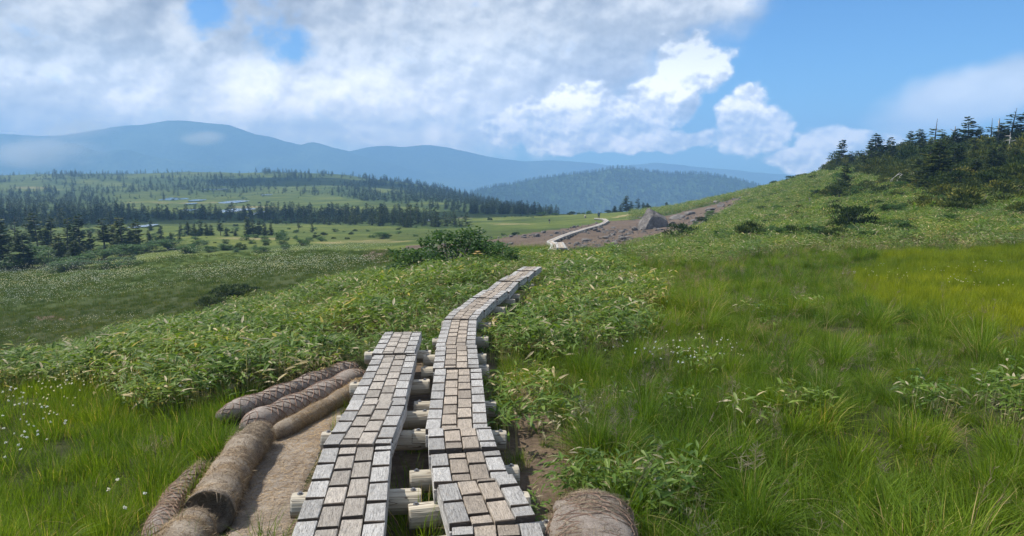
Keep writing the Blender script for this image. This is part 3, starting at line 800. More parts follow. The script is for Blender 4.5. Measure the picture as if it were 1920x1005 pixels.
def sleepers(ms, vlist, side, lens):
    for i, v in enumerate(vlist):
        # find the walk point whose under-side shows on this row
        best = None
        for a, c in zip(ms[:-1], ms[1:]):
            for f in np.linspace(0, 1, 60):
                p = a.lerp(c, f); z = p.z - 0.13
                uu, vv = proj(p.x, p.y, z)
                if best is None or abs(float(vv) - v) < best[0]: best = (abs(float(vv) - v), p, (c - a).normalized())
        _, p, d = best
        yaw = math.atan2(-d.x, d.y) + rnd.uniform(-.05, .05)
        root = empty('sleeper_log', (p.x, p.y, p.z - 0.115 - 0.0585), (rnd.uniform(-.04, .04), rnd.uniform(-.03, .03), yaw))
        t = '%s round timber sleeper from the near end under the %s boardwalk' % (ORD[i + 1], side)
        if i == 0: t = 'round timber sleeper nearest the camera under the %s boardwalk' % side
        tag(root, t, 'sleeper', 'round sleepers carrying the boardwalks')
        sh = rnd.uniform(-.03, .03)
        lg = obj('log', LOGS[i % 5], root, (sh, 0, 0), (0, 0, 0), (lens, 1, 1))
        for s in (-1, 1): obj('bolt', BOLT, root, (sh + s * 0.245 * lens, 0.01, 0.0585), (0, 0, rnd.random()), 1.0)
sleepers(RM, [1003, 941, 884, 813, 757, 690, 668, 636, 606, 577, 561, 552, 533], 'long curving', 1.14)
sleepers(LM, [928, 814, 779, 719, 661], 'short left-hand', 1.22)

# ------------------------------------------------------------------ far boardwalk
FAR = [(1036,471,0),(1042,459,0),(1031,452,0),(1052,443,0),(1072,436,0),(1094,429.5,0),(1114,424,0),(1130,418.5,0),(1138,413.5,0),(1132,410,0),(1117,409,0)]
fp = []
for (u, v, _) in FAR:
    x, y, z = hit(u, v, 45, 0.35); fp.append(Vector((x, y, z + 0.35)))
def far_section(a, c, label, gr='sections of the far boardwalk'):
    d = c - a; Ls = math.hypot(d.x, d.y); yaw = math.atan2(-d.x, d.y); tilt = math.atan2(d.z, Ls)
    root = empty('boardwalk_section', a, Euler((tilt, 0, yaw), 'XYZ')); tag(root, label, 'boardwalk', gr)
    for k in range(4): obj('beam', box_mesh('beam', 0.155, Ls - 0.05, 0.12, M['timber_grey'] if k in (0, 3) else M['timber_brown'], 0.01), root, ((k - 1.5) * 0.165, Ls / 2, -0.06))
    n = max(2, int(Ls / 2.2))
    for k in range(n): obj('sleeper', LOGS[k % 5], root, (0, (k + .5) / n * Ls, -0.12 - 0.1), None, (1.7, 1.8, 1.7))
for i, (a, c) in enumerate(zip(fp[:-1], fp[1:])):
    far_section(a, c, 'nearest section of the distant boardwalk, at its lower left end' if i == 0 else '%s section of the distant boardwalk beyond the green rise' % ORD[i + 1])
x, y, z = hit(1053, 469.5, 45, 0.5); x2, y2, z2 = hit(1049, 454, 45, 0.5)
far_section(Vector((x, y, z + .5)), Vector((x2, y2, z2 + .5)), 'short parallel plank section beside the lower end of the distant boardwalk')

# ------------------------------------------------------------------ coir erosion rolls
def tube(path, rad, n=20, seed=0, lump=0.06, caps=True, flat=0.0, hollow=0.22):
    """lumpy roll along a list of points"""
    q = np.random.default_rng(seed); vs = []; fs = []
    m = len(path)
    for j, p in enumerate(path):
        t = (path[min(j + 1, m - 1)] - path[max(j - 1, 0)]).normalized()
        side = t.cross(Vector((0, 0, 1))).normalized(); up = side.cross(t)
        r = rad[j] if hasattr(rad, '__len__') else rad
        for k in range(n):
            a = 2 * math.pi * k / n
            rr = r * (1 + lump * float(fbm(np.array(j * 0.35 + seed), np.array(math.cos(a) * 1.3 + math.sin(a) * 2.1 + 5), 3, seed)))
            vs.append(p + side * (rr * math.cos(a)) + up * (rr * math.sin(a) * (1 - flat)))
    for j in range(m - 1):
        for k in range(n):
            a = j * n + k; c = j * n + (k + 1) % n; fs.append((a, c, c + n, a + n))
    if caps:
        for j, s in ((0, 1), (m - 1, -1)):
            ce = len(vs); t = (path[1] - path[0]).normalized() if j == 0 else (path[-1] - path[-2]).normalized()
            r = rad[j] if hasattr(rad, '__len__') else rad
            inner = []
            for k in range(n):
                inner.append(len(vs)); v = vs[j * n + k]; vs.append(path[j] + (v - path[j]) * 0.62 + t * s * (r * (hollow if j == 0 and hollow > .5 else -.15)))
            ce = len(vs); vs.append(path[j] + t * s * r * (hollow * 1.2 if j == 0 and hollow > .5 else -.2))
            for k in range(n):
                a, c = j * n + k, j * n + (k + 1) % n; ia, ic = inner[k], inner[(k + 1) % n]
                fs.append((a, ia, ic, c) if s > 0 else (c, ic, ia, a)); fs.append((ia, ce, ic) if s > 0 else (ic, ce, ia))
    return vs, fs
def resample(pts, n):
    pts = [Vector(p) for p in pts]; L_ = [0]
    for a, c in zip(pts[:-1], pts[1:]): L_.append(L_[-1] + (c - a).length)
    out = []
    for s in np.linspace(0, L_[-1], n):
        k = min(np.searchsorted(L_, s, 'right') - 1, len(pts) - 2); f = (s - L_[k]) / (L_[k + 1] - L_[k]); out.append(pts[k].lerp(pts[k + 1], f))
    for _ in range(6):
        out = [out[0]] + [(out[i - 1] + out[i] * 2 + out[i + 1]) / 4 for i in range(1, n - 1)] + [out[-1]]
    return out
def strands(path, rad, n_turn, mat, thick, seed, lift=1.02, dirs=(1, -1), cnt=10, flat=0.0):
    """diamond netting: helices both ways round a roll"""
    vs = []; fs = []; q = random.Random(seed); m = len(path); seg = 110
    for dr in dirs:
        for h in range(cnt):
            ph = 2 * math.pi * h / cnt; prev = None
            for i in range(seg + 1):
                f = i / seg * (m - 1); k = min(int(f), m - 2); p = path[k].lerp(path[k + 1], f - k)
                t = (path[k + 1] - path[k]).normalized(); side = t.cross(Vector((0, 0, 1))).normalized(); up = side.cross(t)
                a = ph + dr * n_turn * 2 * math.pi * i / seg + 0.12 * math.sin(i * 0.7 + h)
                r = (rad[k] * (1 - f + k) + rad[k + 1] * (f - k)) * lift
                o = side * math.cos(a) + up * (math.sin(a) * (1 - flat)); c = p + o * r
                tl = (o.cross(t) * dr + t).normalized(); b1 = o.normalized(); b2 = b1.cross(tl).normalized()
                s = len(vs)
                for kk in range(3):
                    aa = 2 * math.pi * kk / 3; vs.append(c + b1 * (thick * math.cos(aa)) + b2 * (thick * math.sin(aa)))
                if prev is not None:
                    for kk in range(3): fs.append((prev + kk, prev + (kk + 1) % 3, s + (kk + 1) % 3, s + kk))
                prev = s
    return mesh('netting', vs, fs, mat)
def hairs(path, rad, count, length, seed, flat=0.0, width=0.0012):
    q = random.Random(seed); vs = []; fs = []; tn = []; m = len(path)
    for _ in range(count):
        f = q.random() * (m - 1.001); k = int(f); p = path[k].lerp(path[k + 1], f - k)
        t = (path[k + 1] - path[k]).normalized(); side = t.cross(Vector((0, 0, 1))).normalized(); up = side.cross(t)
        a = q.uniform(0, 2 * math.pi); o = side * math.cos(a) + up * math.sin(a) * (1 - flat); r = rad[k] * 0.99
        c = p + o * r; tang = o.cross(t)
        d = (tang * q.uniform(-1, 1) + t * q.gauss(0, .4) + o * q.uniform(-0.05, 0.28)).normalized(); L_ = length * q.uniform(0.4, 1.4)
        bend = o * q.uniform(-0.5, 0.1) + Vector((0, 0, -0.3)); w = d.cross(o).normalized() * width * q.uniform(0.6, 1.5); tt = q.random()
        s = len(vs)
        for i in range(4):
            x = i / 3; c2 = c + d * (L_ * x) + bend * (L_ * x * x); ww = w * (1 - 0.7 * x); vs += [c2 - ww, c2 + ww]; tn += [tt, tt]
        for i in range(3): fs.append((s + 2 * i, s + 2 * i + 1, s + 2 * i + 3, s + 2 * i + 2))
    return mesh('fibres', vs, fs, M['fibre'], False, tn)
def roll(name, ground_pts, r, label, cat, mat, net=None, hair=1800, seed=0, n=24, flat=0.1, group=None, rvar=0.06, lump=0.09, hollow=0.22):
    pts = [Vector((x, y, g1(x, y) + r * 0.86)) for x, y in ground_pts]
    path = resample(pts, n)
    q = random.Random(seed); rad = [r * (1 + rvar * math.sin(i * 0.9 + seed) + q.uniform(-.02, .02)) for i in range(n)]
    for i, f in ((0, .45), (1, .78), (2, .93)):
        if hollow < .5: rad[i] *= f
        rad[n - 1 - i] *= f
    base = path[0].copy()
    path = [p - base for p in path]
    root = empty(name, base); tag(root, label, cat, group)
    vs, fs = tube(path, rad, 22, seed + 1, lump, True, flat, hollow)
    bm_ = mesh('roll_body', vs, fs, mat, True); obj('roll_body', bm_, root)
    if net: obj('netting', strands(path, rad, net[0], M['twine'], net[1], seed, 1.03, (1, -1), net[2], flat), root)
    if hair:
        h = obj('loose_fibres', hairs(path, rad, hair * 2, 0.055, seed + 3, flat), root); h['kind'] = 'stuff'
    return root
def gp(*uv): return [hit(u, v)[:2] for u, v in uv]
RG = 'coir rolls lying along the path'
roll('coir_roll', gp((392,1000),(428,925),(462,868),(492,838)), 0.128, 'fat brown coir roll with an open hollow end, left of the path', 'coir roll', M['coir'], None, 9000, 1, 30, 0.05, RG, hollow=0.9)
roll('coir_roll', gp((325,1090),(345,1050),(368,1022)), 0.115, 'pale brown coir roll at the bottom edge, end touching the hollow roll', 'coir roll', M['coir'], None, 4200, 2, 16, 0.05, RG)
roll('coir_roll', gp((285,1040),(330,945),(380,890)), 0.07, 'thin grey netted coir strip squeezed between meadow and the fat roll', 'coir roll', M['coir_grey'], (2.5, 0.0035, 7), 2600, 3, 20, 0.1, RG)
roll('coir_roll', gp((412,800),(520,760),(600,727),(668,702)), 0.102, 'rear grey netted coir roll, farthest from the path', 'coir roll', M['coir_grey'], (3.0, 0.0044, 7), 900, 4, 30, 0.12, RG, 0.10, 0.14)
roll('coir_roll', gp((458,822),(545,782),(620,746),(680,716)), 0.105, 'middle grey netted coir roll of the three side by side', 'coir roll', M['coir_grey'], (3.0, 0.0044, 7), 900, 5, 30, 0.12, RG, 0.10, 0.14)
roll('coir_roll', gp((512,832),(570,800),(630,766),(682,730)), 0.078, 'slim tan coir roll edging the sandy path beside the boardwalk', 'coir roll', M['coir'], None, 4000, 6, 26, 0.05, RG)
roll('coir_roll', gp((1095,1240),(1105,1120),(1112,1010)), 0.20, 'squat grey-brown coir bundle at the bottom edge, right of the boardwalk', 'coir roll', M['coir_grey'], (1.6, 0.003, 9), 9000, 7, 24, 0.42, RG, 0.05, 0.16)

# ------------------------------------------------------------------ plant prototypes (kept out of the scene, used by scatter and copies)
class MB:
    def __init__(s): s.v = []; s.f = []; s.t = []; s.m = []
    def strip(s, pts, widths, wdir, tint, mat=0):
        st = len(s.v)
        for p, w in zip(pts, widths):
            s.v += [p - wdir * (w / 2), p + wdir * (w / 2)]; s.t += [tint, tint]
        for i in range(len(pts) - 1): s.f.append((st + 2 * i, st + 2 * i + 1, st + 2 * i + 3, st + 2 * i + 2)); s.m.append(mat)
    def leaf(s, base, d, up, L_, w, tint, droop=0.3, mat=0, fold=0.25):
        side = d.cross(up).normalized(); up = side.cross(d).normalized(); st = len(s.v)
        for x, ww in ((0, 0.08), (0.3, 1.0), (0.65, 0.75)):
            c = base + d * (L_ * x) - up * (droop * L_ * x * x)
            for k in (-1, 0, 1): s.v.append(c + side * (k * w * ww / 2) + up * (abs(k) * w * ww * fold)); s.t.append(tint)
        s.v.append(base + d * L_ - up * (droop * L_)); s.t.append(tint)
        for r in (0, 1):
            for k in (0, 1):
                a = st + r * 3 + k; s.f.append((a, a + 1, a + 4, a + 3)); s.m.append(mat)
        for k in (0, 1): s.f.append((st + 6 + k, st + 7 + k, st + 9)); s.m.append(mat)
    def diamond(s, base, d, side, L_, w, tint, mat=0):
        st = len(s.v); s.v += [base, base + d * (L_ * .45) + side * (w / 2), base + d * L_, base + d * (L_ * .45) - side * (w / 2)]; s.t += [tint] * 4
        s.f.append((st, st + 1, st + 2, st + 3)); s.m.append(mat)
    def limb(s, pts, rads, n=5, mat=0, tint=0.5):
        st = len(s.v)
        for j, p in enumerate(pts):
            t = (pts[min(j + 1, len(pts) - 1)] - pts[max(j - 1, 0)]).normalized()
            a = t.cross(Vector((0.31, 0.95, 0.05))).normalized(); c = t.cross(a)
            for k in range(n):
                q = 2 * math.pi * k / n; s.v.append(p + (a * math.cos(q) + c * math.sin(q)) * rads[j]); s.t.append(tint)
        for j in range(len(pts) - 1):
            for k in range(n):
                x = st + j * n + k; y = st + j * n + (k + 1) % n; s.f.append((x, y, y + n, x + n)); s.m.append(mat)
    def build(s, name, mats, smooth=False): return mesh(name, s.v, s.f, mats, smooth, s.t, s.m)
def dirv(az, el): return Vector((math.cos(az) * math.cos(el), math.sin(az) * math.cos(el), math.sin(el)))

def grass_tuft(seed, n=70, h=0.34, spread=0.10, lean=0.6, w=0.0045, mat='grass', dry=0.05, seedheads=0):
    q = random.Random(seed); mb = MB(); wind = Vector((0.35, -0.1, 0))
    for i in range(n):
        az = q.uniform(0, 6.283); r = spread * math.sqrt(q.random())
        p = Vector((r * math.cos(az), r * math.sin(az), -0.03)); L_ = h * q.uniform(0.55, 1.2)
        oaz = az + q.uniform(-.7, .7); out = Vector((math.cos(oaz), math.sin(oaz), 0)); ln = lean * q.uniform(0.15, 1.0)
        pts = []
        for k in range(5):
            x = k / 4; pts.append(p + Vector((0, 0, 1)) * (L_ * (x - 0.42 * ln * x * x)) + (out * ln + wind * 0.5) * (L_ * 0.75 * x * x))
        t = q.uniform(0.93, 1.0) if q.random() < dry else min(0.85, max(0, q.gauss(0.45, 0.2)))
        sd = Vector((-math.sin(oaz + q.uniform(-1, 1)), math.cos(oaz + q.uniform(-1, 1)), 0)).normalized()
        ww = w * q.uniform(0.7, 1.3); mb.strip(pts, [ww, ww, ww * .85, ww * .6, ww * .12], sd, t)
    mats = [M[mat]]
    if seedheads:
        mats.append(M['panicle'])
        for i in range(seedheads):
            az = q.uniform(0, 6.283); r = spread * q.random(); p = Vector((r * math.cos(az), r * math.sin(az), 0)); L_ = h * q.uniform(1.15, 1.6)
            out = Vector((math.cos(az), math.sin(az), 0)) * 0.25 + wind
            pts = [p + Vector((0, 0, L_ * x)) + out * (L_ * 0.6 * x * x) for x in (0, .35, .7, 1)]
            mb.strip(pts, [.002, .002, .0016, .001], Vector((1, 0, 0)), 0.5, 1)
            for k in range(22):
                x = q.uniform(0.62, 1.0); c = p + Vector((0, 0, L_ * x)) + out * (L_ * 0.6 * x * x)
                d = dirv(q.uniform(0, 6.28), q.uniform(0.0, 0.9)); l = 0.07 * (1.12 - x) / 0.5 + 0.012
                mb.strip([c, c + d * l * .6, c + d * l], [.0009, .0028, .0012], d.cross(Vector((0.2, .1, 1))).normalized(), q.random(), 1)
    return mb.build('grass_tuft', mats)
def sasa_patch(seed, n=60, R_=0.30, h=0.36, L0=0.125, dry=0.13):
    q = random.Random(seed); mb = MB()
    for i in range(n):
        az = q.uniform(0, 6.283); r = R_ * math.sqrt(q.random()); hh = h * (0.25 + 0.75 * q.random() ** 0.6)
        p = Vector((r * math.cos(az), r * math.sin(az), hh)); la = q.uniform(0, 6.283); el = q.uniform(-0.35, 0.75)
        L_ = L0 * q.uniform(0.6, 1.2); d = dirv(la, el)
        t = q.uniform(0.89, 1.0) if q.random() < dry * (1.7 if hh < h * 0.6 else 0.7) else min(0.80, max(0, q.gauss(0.42, 0.2)))
        up = (Vector((0, 0, 1)) + dirv(q.uniform(0, 6.28), 0) * 0.5).normalized()
        mb.leaf(p, d, up, L_, L_ * q.uniform(0.17, 0.25), t, q.uniform(0.1, 0.55), 0, 0.12)
        if i % 4 == 0: mb.strip([Vector((p.x * .9, p.y * .9, -.03)), p], [.004, .003], Vector((1, 0, 0)), 0.93)
    return mb.build('bamboo_patch', [M['sasa']])
def cotton(seed, n=4):
    q = random.Random(seed); mb = MB()
    for i in range(n):
        az = q.uniform(0, 6.28); r = 0.22 * math.sqrt(q.random()); h = q.uniform(0.22, 0.38)
        p = Vector((r * math.cos(az), r * math.sin(az), 0)); top = p + Vector((q.uniform(-.05, .05), q.uniform(-.05, .05), h))
        mb.strip([p, p.lerp(top, .5), top], [.002, .002, .0015], Vector((1, 0, 0)), 0.4, 0)
        for k in range(16):
            d = dirv(q.uniform(0, 6.28), q.uniform(-0.7, 1.2)); s_ = d.cross(Vector((.3, .2, 1))).normalized()
            mb.diamond(top - d * .006, d, s_, 0.019 * q.uniform(.7, 1.2), 0.012, q.random(), 1)
    return mb.build('cotton_grass', [M['sedge'], M['cotton']])
def bog_tuft(seed, n=60):
    return grass_tuft(seed, n, 0.17, 0.20, 0.7, 0.007, 'sedge', 0.10)

PROTO = {}
def coll(name, meshes):
    c = bpy.data.collections.new('proto_' + name)
    for i, me in enumerate(meshes): c.objects.link(bpy.data.objects.new('proto_%s_%02d' % (name, i), me))
    PROTO[name] = c
coll('grass', [grass_tuft(i, 100, 0.22 + 0.03 * i, 0.11 + .012 * i, 0.8 + 0.14 * i, 0.0044) for i in range(5)])
coll('tussock', [grass_tuft(90 + i, 260, 0.34 + .04 * i, 0.11, 1.25, 0.0042, 'grass', 0.07, 2) for i in range(4)])
coll('seedy', [grass_tuft(20 + i, 42, 0.32, 0.16, 0.8, 0.0034, 'grass', 0.12, 10) for i in range(4)])
coll('lime', [grass_tuft(70 + i, 100, 0.24, 0.15, 0.6, 0.0044, 'grass_lime', 0.0) for i in range(3)])
coll('lawn', [grass_tuft(40 + i, 110, 0.20, 0.15, 0.6, 0.0036, 'grass', 0.06) for i in range(4)])
coll('sasa', [sasa_patch(i) for i in range(6)])
coll('sasa_dry', [sasa_patch(30 + i, 52, 0.28, 0.32, 0.115, 0.40) for i in range(4)])
coll('cotton', [cotton(i) for i in range(4)])
coll('bog', [bog_tuft(60 + i) for i in range(4)])
coll('straw', [grass_tuft(80 + i, 70, 0.26, 0.10, 1.3, 0.004, 'straw', 0.0) for i in range(3)])

_ng = {}
def scatter_group(cname):
    if cname in _ng: return _ng[cname]
    g = bpy.data.node_groups.new('scatter_' + cname, 'GeometryNodeTree')
    g.interface.new_socket('Geometry', in_out='INPUT', socket_type='NodeSocketGeometry')
    g.interface.new_socket('Geometry', in_out='OUTPUT', socket_type='NodeSocketGeometry')
    ni = g.nodes.new('NodeGroupInput'); no = g.nodes.new('NodeGroupOutput')
    ci = g.nodes.new('GeometryNodeCollectionInfo'); ci.inputs['Collection'].default_value = PROTO[cname]
    ci.inputs['Separate Children'].default_value = True; ci.inputs['Reset Children'].default_value = True
    ip = g.nodes.new('GeometryNodeInstanceOnPoints'); ip.inputs['Pick Instance'].default_value = True
    def na(n, t):
        a = g.nodes.new('GeometryNodeInputNamedAttribute'); a.data_type = t; a.inputs[0].default_value = n; return a.outputs[0]
    L_ = g.links.new
    L_(ni.outputs[0], ip.inputs['Points']); L_(ci.outputs[0], ip.inputs['Instance'])
    L_(na('idx', 'INT'), ip.inputs['Instance Index']); L_(na('rot', 'FLOAT_VECTOR'), ip.inputs['Rotation']); L_(na('scl', 'FLOAT_VECTOR'), ip.inputs['Scale'])
    L_(ip.outputs[0], no.inputs[0])
    _ng[cname] = g
    return g
def scatter(name, cname, pts, scl, label, cat, tilt=0.12, zs=None):
    n = len(pts)
    if n == 0: return
    me = bpy.data.meshes.new(name); me.vertices.add(n); me.vertices.foreach_set('co', np.asarray(pts, np.float32).ravel())
    k = len(PROTO[cname].objects)
    a = me.attributes.new('idx', 'INT', 'POINT'); a.data.foreach_set('value', rng.integers(0, k, n).astype(np.int32))
    rot = np.column_stack([rng.normal(0, tilt, n), rng.normal(0, tilt, n), rng.uniform(0, 6.283, n)]).astype(np.float32)
    a = me.attributes.new('rot', 'FLOAT_VECTOR', 'POINT'); a.data.foreach_set('vector', rot.ravel())
    s3 = np.column_stack([scl, scl, scl if zs is None else scl * zs]).astype(np.float32)
    a = me.attributes.new('scl', 'FLOAT_VECTOR', 'POINT'); a.data.foreach_set('vector', s3.ravel())
    o = obj(name, me); md = o.modifiers.new('scatter', 'NODES'); md.node_group = scatter_group(cname)
    tag(o, label, cat, kind='stuff')
    return o
def sample(y0, y1, dens, wide=1.0, pad=1.5):
    """even random points on the ground between two distances"""
    xm = wide * y1 + pad; n = int(2 * xm * (y1 - y0) * dens)
    x = rng.uniform(-xm, xm, n); y = rng.uniform(y0, y1, n)
    k = np.abs(x) < wide * y + pad
    return x[k], y[k]

# ------------------------------------------------------------------ ground vegetation
ROLL_POLY = [(325,1060),(345,960),(400,865),(440,815),(425,792),(520,745),(660,690),(700,690),(560,1060)]
def zones(x, y):
    z = ground(x, y); u, v = proj(x, y, z + 0.2); u0, v0 = proj(x, y, z)
    dw = np.minimum(dist_to(RM, x, y), dist_to(LM, x, y))
    jit = 14 * fbm(x * 0.9, y * 0.9, 3, 77)
    roll_ = inpoly(u0, v0, ROLL_POLY) & (y < 9)
    free = (dw > 0.27) & ~roll_
    sl = inpoly(u, v + jit, P_SASA_L); sr = inpoly(u + jit, v + jit, P_SASA_R); ss = inpoly(u, v + jit, P_SASA_SLOPE); sn = inpoly(u + jit, v, P_SASA_NEAR)
    bog = inpoly(u0, v0, P_BOG) & (y > 20)
    scree = inpoly(u0, v0, P_SCREE) & (y > 45)
    bare = (inpoly(u0, v0, [(950,760),(1010,800),(1100,900),(1090,945),(1180,1040),(975,1040),(940,880)]) & (y < 6))
    return z, u, v, free, sl, sr, ss, sn, bog, scree, bare, dw
acc = {k: [] for k in ('grass', 'tussock', 'seedy', 'lawn', 'lime', 'sasa', 'sasa_dry', 'cotton', 'bog', 'straw')}
def put(kind, x, y, z, s, zs=None):
    acc[kind].append((x, y, z, s, np.ones_like(x) if zs is None else zs))
for (y0, y1, dens, sc_) in [(1.6, 5, 36, 0.92), (5, 9, 30, 1.0), (9, 15, 22, 1.05), (15, 26, 15, 1.15), (26, 46, 8, 1.4), (46, 95, 3.0, 1.9), (95, 170, 1.0, 2.6)]:
    x, y = sample(y0, y1, dens)
    z, u, v, free, sl, sr, ss, sn, bog, scree, bare, dw = zones(x, y)
    r = rng.random(len(x)); s = sc_ * rng.uniform(0.75, 1.25, len(x)); pn = fbm(x * 0.45, y * 0.45, 3, 90); pn2 = fbm(x * 0.9 + 40, y * 0.9, 2, 91)
    h = np.where(dw < 0.8, 0.75, 1.0)
    left = (u < 640) & ~sl & ~bog & (y < 14)
    sas = (sl | sr) & (y < 45); mixz = (ss | sn | ((u > 1180) & (y > 45))) & ~sas & ~scree
    k = free & sas & (r < np.clip(0.80 + .35 * pn, .45, .92)); 
    dryz = pn2 > 0.32
    q = k & ~dryz; put('sasa', x[q], y[q], z[q], s[q] * h[q] * np.clip(.98 + .7 * pn2[q], .5, 1.5))
    q = k & dryz; put('sasa_dry', x[q], y[q], z[q], s[q] * h[q] * 1.05)
    q = free & sas & (r > 0.90); put('grass', x[q], y[q], z[q], s[q] * 0.9)
    q = free & mixz & (r < 0.30 + 0.45 * (pn > 0.0)) & (~bare); put('sasa', x[q], y[q], z[q], s[q] * 0.85)
    q = free & mixz & (r > 0.72) & (~bare); put('sasa_dry', x[q], y[q], z[q], s[q] * 0.8)
    q = free & mixz & (r > 0.5) & (r < 0.72) & (~bare); put('grass', x[q], y[q], z[q], s[q] * 0.8)
    oth = free & ~sas & ~mixz & ~left & ~bog & ~scree & ~bare & ((y < 75) | (u > 1180))
    lim = inpoly(u + 40 * pn, v + 14 * pn2, [(1560,520),(1660,468),(1960,450),(1990,640),(1800,590),(1660,560)]); q = oth & lim & (r < .8); put('lime', x[q], y[q], z[q], s[q])
    oth = oth & ~lim
    lush = 0.62 + 0.5 * pn
    q = oth & (r < np.clip(lush - .12, 0.22, 0.8)) & (u > 600); put('grass', x[q], y[q], z[q], s[q] * np.clip(0.85 + 0.6 * pn[q], 0.5, 1.35))
    r2_ = rng.random(len(x)); q = oth & (u > 600) & (y < 46) & (r2_ < np.clip(.10 + .16 * pn2, .02, .3)); put('tussock', x[q], y[q], z[q], s[q] * rng.uniform(.65, 1.15, q.sum()))
    q = oth & (r > 0.955) & (pn2 > -0.05) & (y < 24); put('seedy', x[q], y[q], z[q], s[q] * 0.85)
    q = oth & (y < 12) & (r > .86) & (r < .90) & (pn2 > .1); put('sasa', x[q], y[q], z[q], s[q] * 0.7)
    q = oth & (r > 0.6) & (r < 0.66) & (pn < -0.15); put('straw', x[q], y[q], z[q] - .06, s[q] * 0.7)
    q = oth & (r > 0.70) & (r < 0.86); put('lawn', x[q], y[q], z[q], s[q])
    r3_ = rng.random(len(x)); q = oth & (y < 30) & (r3_ < .45); put('lawn', x[q], y[q], z[q], s[q] * rng.uniform(.5, .95, q.sum()))
    q = free & left; put('lawn', x[q], y[q], z[q], s[q])
    q = free & left & (r < 0.14); put('grass', x[q], y[q], z[q], s[q] * 0.8)
    q = free & left & (r > 0.975) & (pn2 > 0.1); put('seedy', x[q], y[q], z[q], s[q] * 0.7)
    q = free & bare & (r < 0.10); put('sasa', x[q], y[q], z[q], s[q] * 0.5)
    q = free & bare & (r > 0.93); put('grass', x[q], y[q], z[q], s[q] * 0.5)
    if y0 > 14:
        q = bog & (r < 0.75); put('bog', x[q], y[q], z[q], s[q] * 0.85)
# bog further out, and the cotton-grass drifts
x, y = sample(20, 95, 5.0); z, u, v, free, sl, sr, ss, sn, bog, scree, bare, dw = zones(x, y)
drift = fbm(x * 0.07 + 9, y * 0.16, 4, 55)
white = inpoly(u, v + 10 * drift, [(320,512),(430,498),(500,486),(690,486),(740,496),(620,508),(480,520),(380,532)]) | inpoly(u, v, [(-100,545),(60,520),(240,506),(300,516),(160,545),(0,575)])
q = bog & ((drift > 0.02) | white) & (rng.random(len(x)) < np.where(white, .75, np.clip((drift - 0.02) * 4, 0.04, 0.5))); put('cotton', x[q], y[q], z[q], np.clip(y[q] / 26, 1, 2.6) * rng.uniform(.7, 1.2, q.sum()))
for (cu, cv, ru, rv, n) in [(60,775,70,40,16),(130,738,60,16,9),(45,850,45,14,5),(230,985,10,8,1),(215,742,20,8,2),(355,752,10,10,2),(1260,668,90,26,11),(1300,690,60,18,6),(1770,505,120,30,12),(1640,510,60,20,5)]:
    P = [hit(cu + rng.normal() * ru * .6, cv + rng.normal() * rv * .6 + 18) for _ in range(n)]
    P = np.array(P); put('cotton', P[:, 0], P[:, 1], P[:, 2], rng.uniform(.75, 1.1, n))
P = np.array([hit(1150 + rng.normal() * 28, 905 + rng.normal() * 16) for _ in range(12)] + [hit(1075 + rng.normal() * 22, 890 + rng.normal() * 22) for _ in range(5)] + [hit(1455 + rng.normal() * 20, 622 + rng.normal() * 5) for _ in range(5)])
put('straw', P[:, 0], P[:, 1], P[:, 2], rng.uniform(.7, 1.05, len(P)))
P = np.array([hit(1155 + rng.normal() * 26, 870 + rng.normal() * 10) for _ in range(9)]); put('tussock', P[:, 0], P[:, 1], P[:, 2] + .05, rng.uniform(.7, .95, len(P)))
P = np.array([hit(u_ + rng.normal() * 26, v_ + rng.normal() * 14) for u_, v_ in ((1070, 950), (1200, 965), (1245, 940), (1490, 790), (1720, 770), (1900, 800), (1880, 770)) for _ in range(4)]); put('sasa', P[:, 0], P[:, 1], P[:, 2], rng.uniform(.6, .9, len(P)))
LAB = {'lime': ('lime_grass', 'bright yellow-green grass patch at the right', 'grass'), 'tussock': ('grass_tussock', 'rounded tussocks of fine arching grass in the meadow', 'grass'), 'grass': ('meadow_grass', 'long arching green meadow grass on the slope', 'grass'), 'seedy': ('flowering_grass', 'fine grass with brownish feathery seed heads', 'grass'),
       'lawn': ('short_grass', 'short bright green grass carpeting the meadow', 'grass'), 'sasa': ('bamboo_grass', 'dense low bamboo grass with broad green blades', 'bamboo grass'),
       'sasa_dry': ('dry_bamboo_grass', 'low bamboo grass with many straw-coloured leaves', 'bamboo grass'), 'cotton': ('cotton_grass', 'white cotton grass tufts dotting the bog and meadow', 'cotton grass'),
       'bog': ('bog_sedge', 'dark short sedge covering the low bog', 'sedge'), 'straw': ('dry_grass', 'tan dry grass tussocks hanging among the green', 'grass')}
for kd, parts in acc.items():
    X, Y, Z_, S_, ZS = [np.concatenate([p[i] for p in parts]) for i in range(5)]
    scatter(LAB[kd][0], kd, np.column_stack([X, Y, Z_]), S_, LAB[kd][1], LAB[kd][2], 0.12, ZS)
    print('SCATTER', kd, len(X))

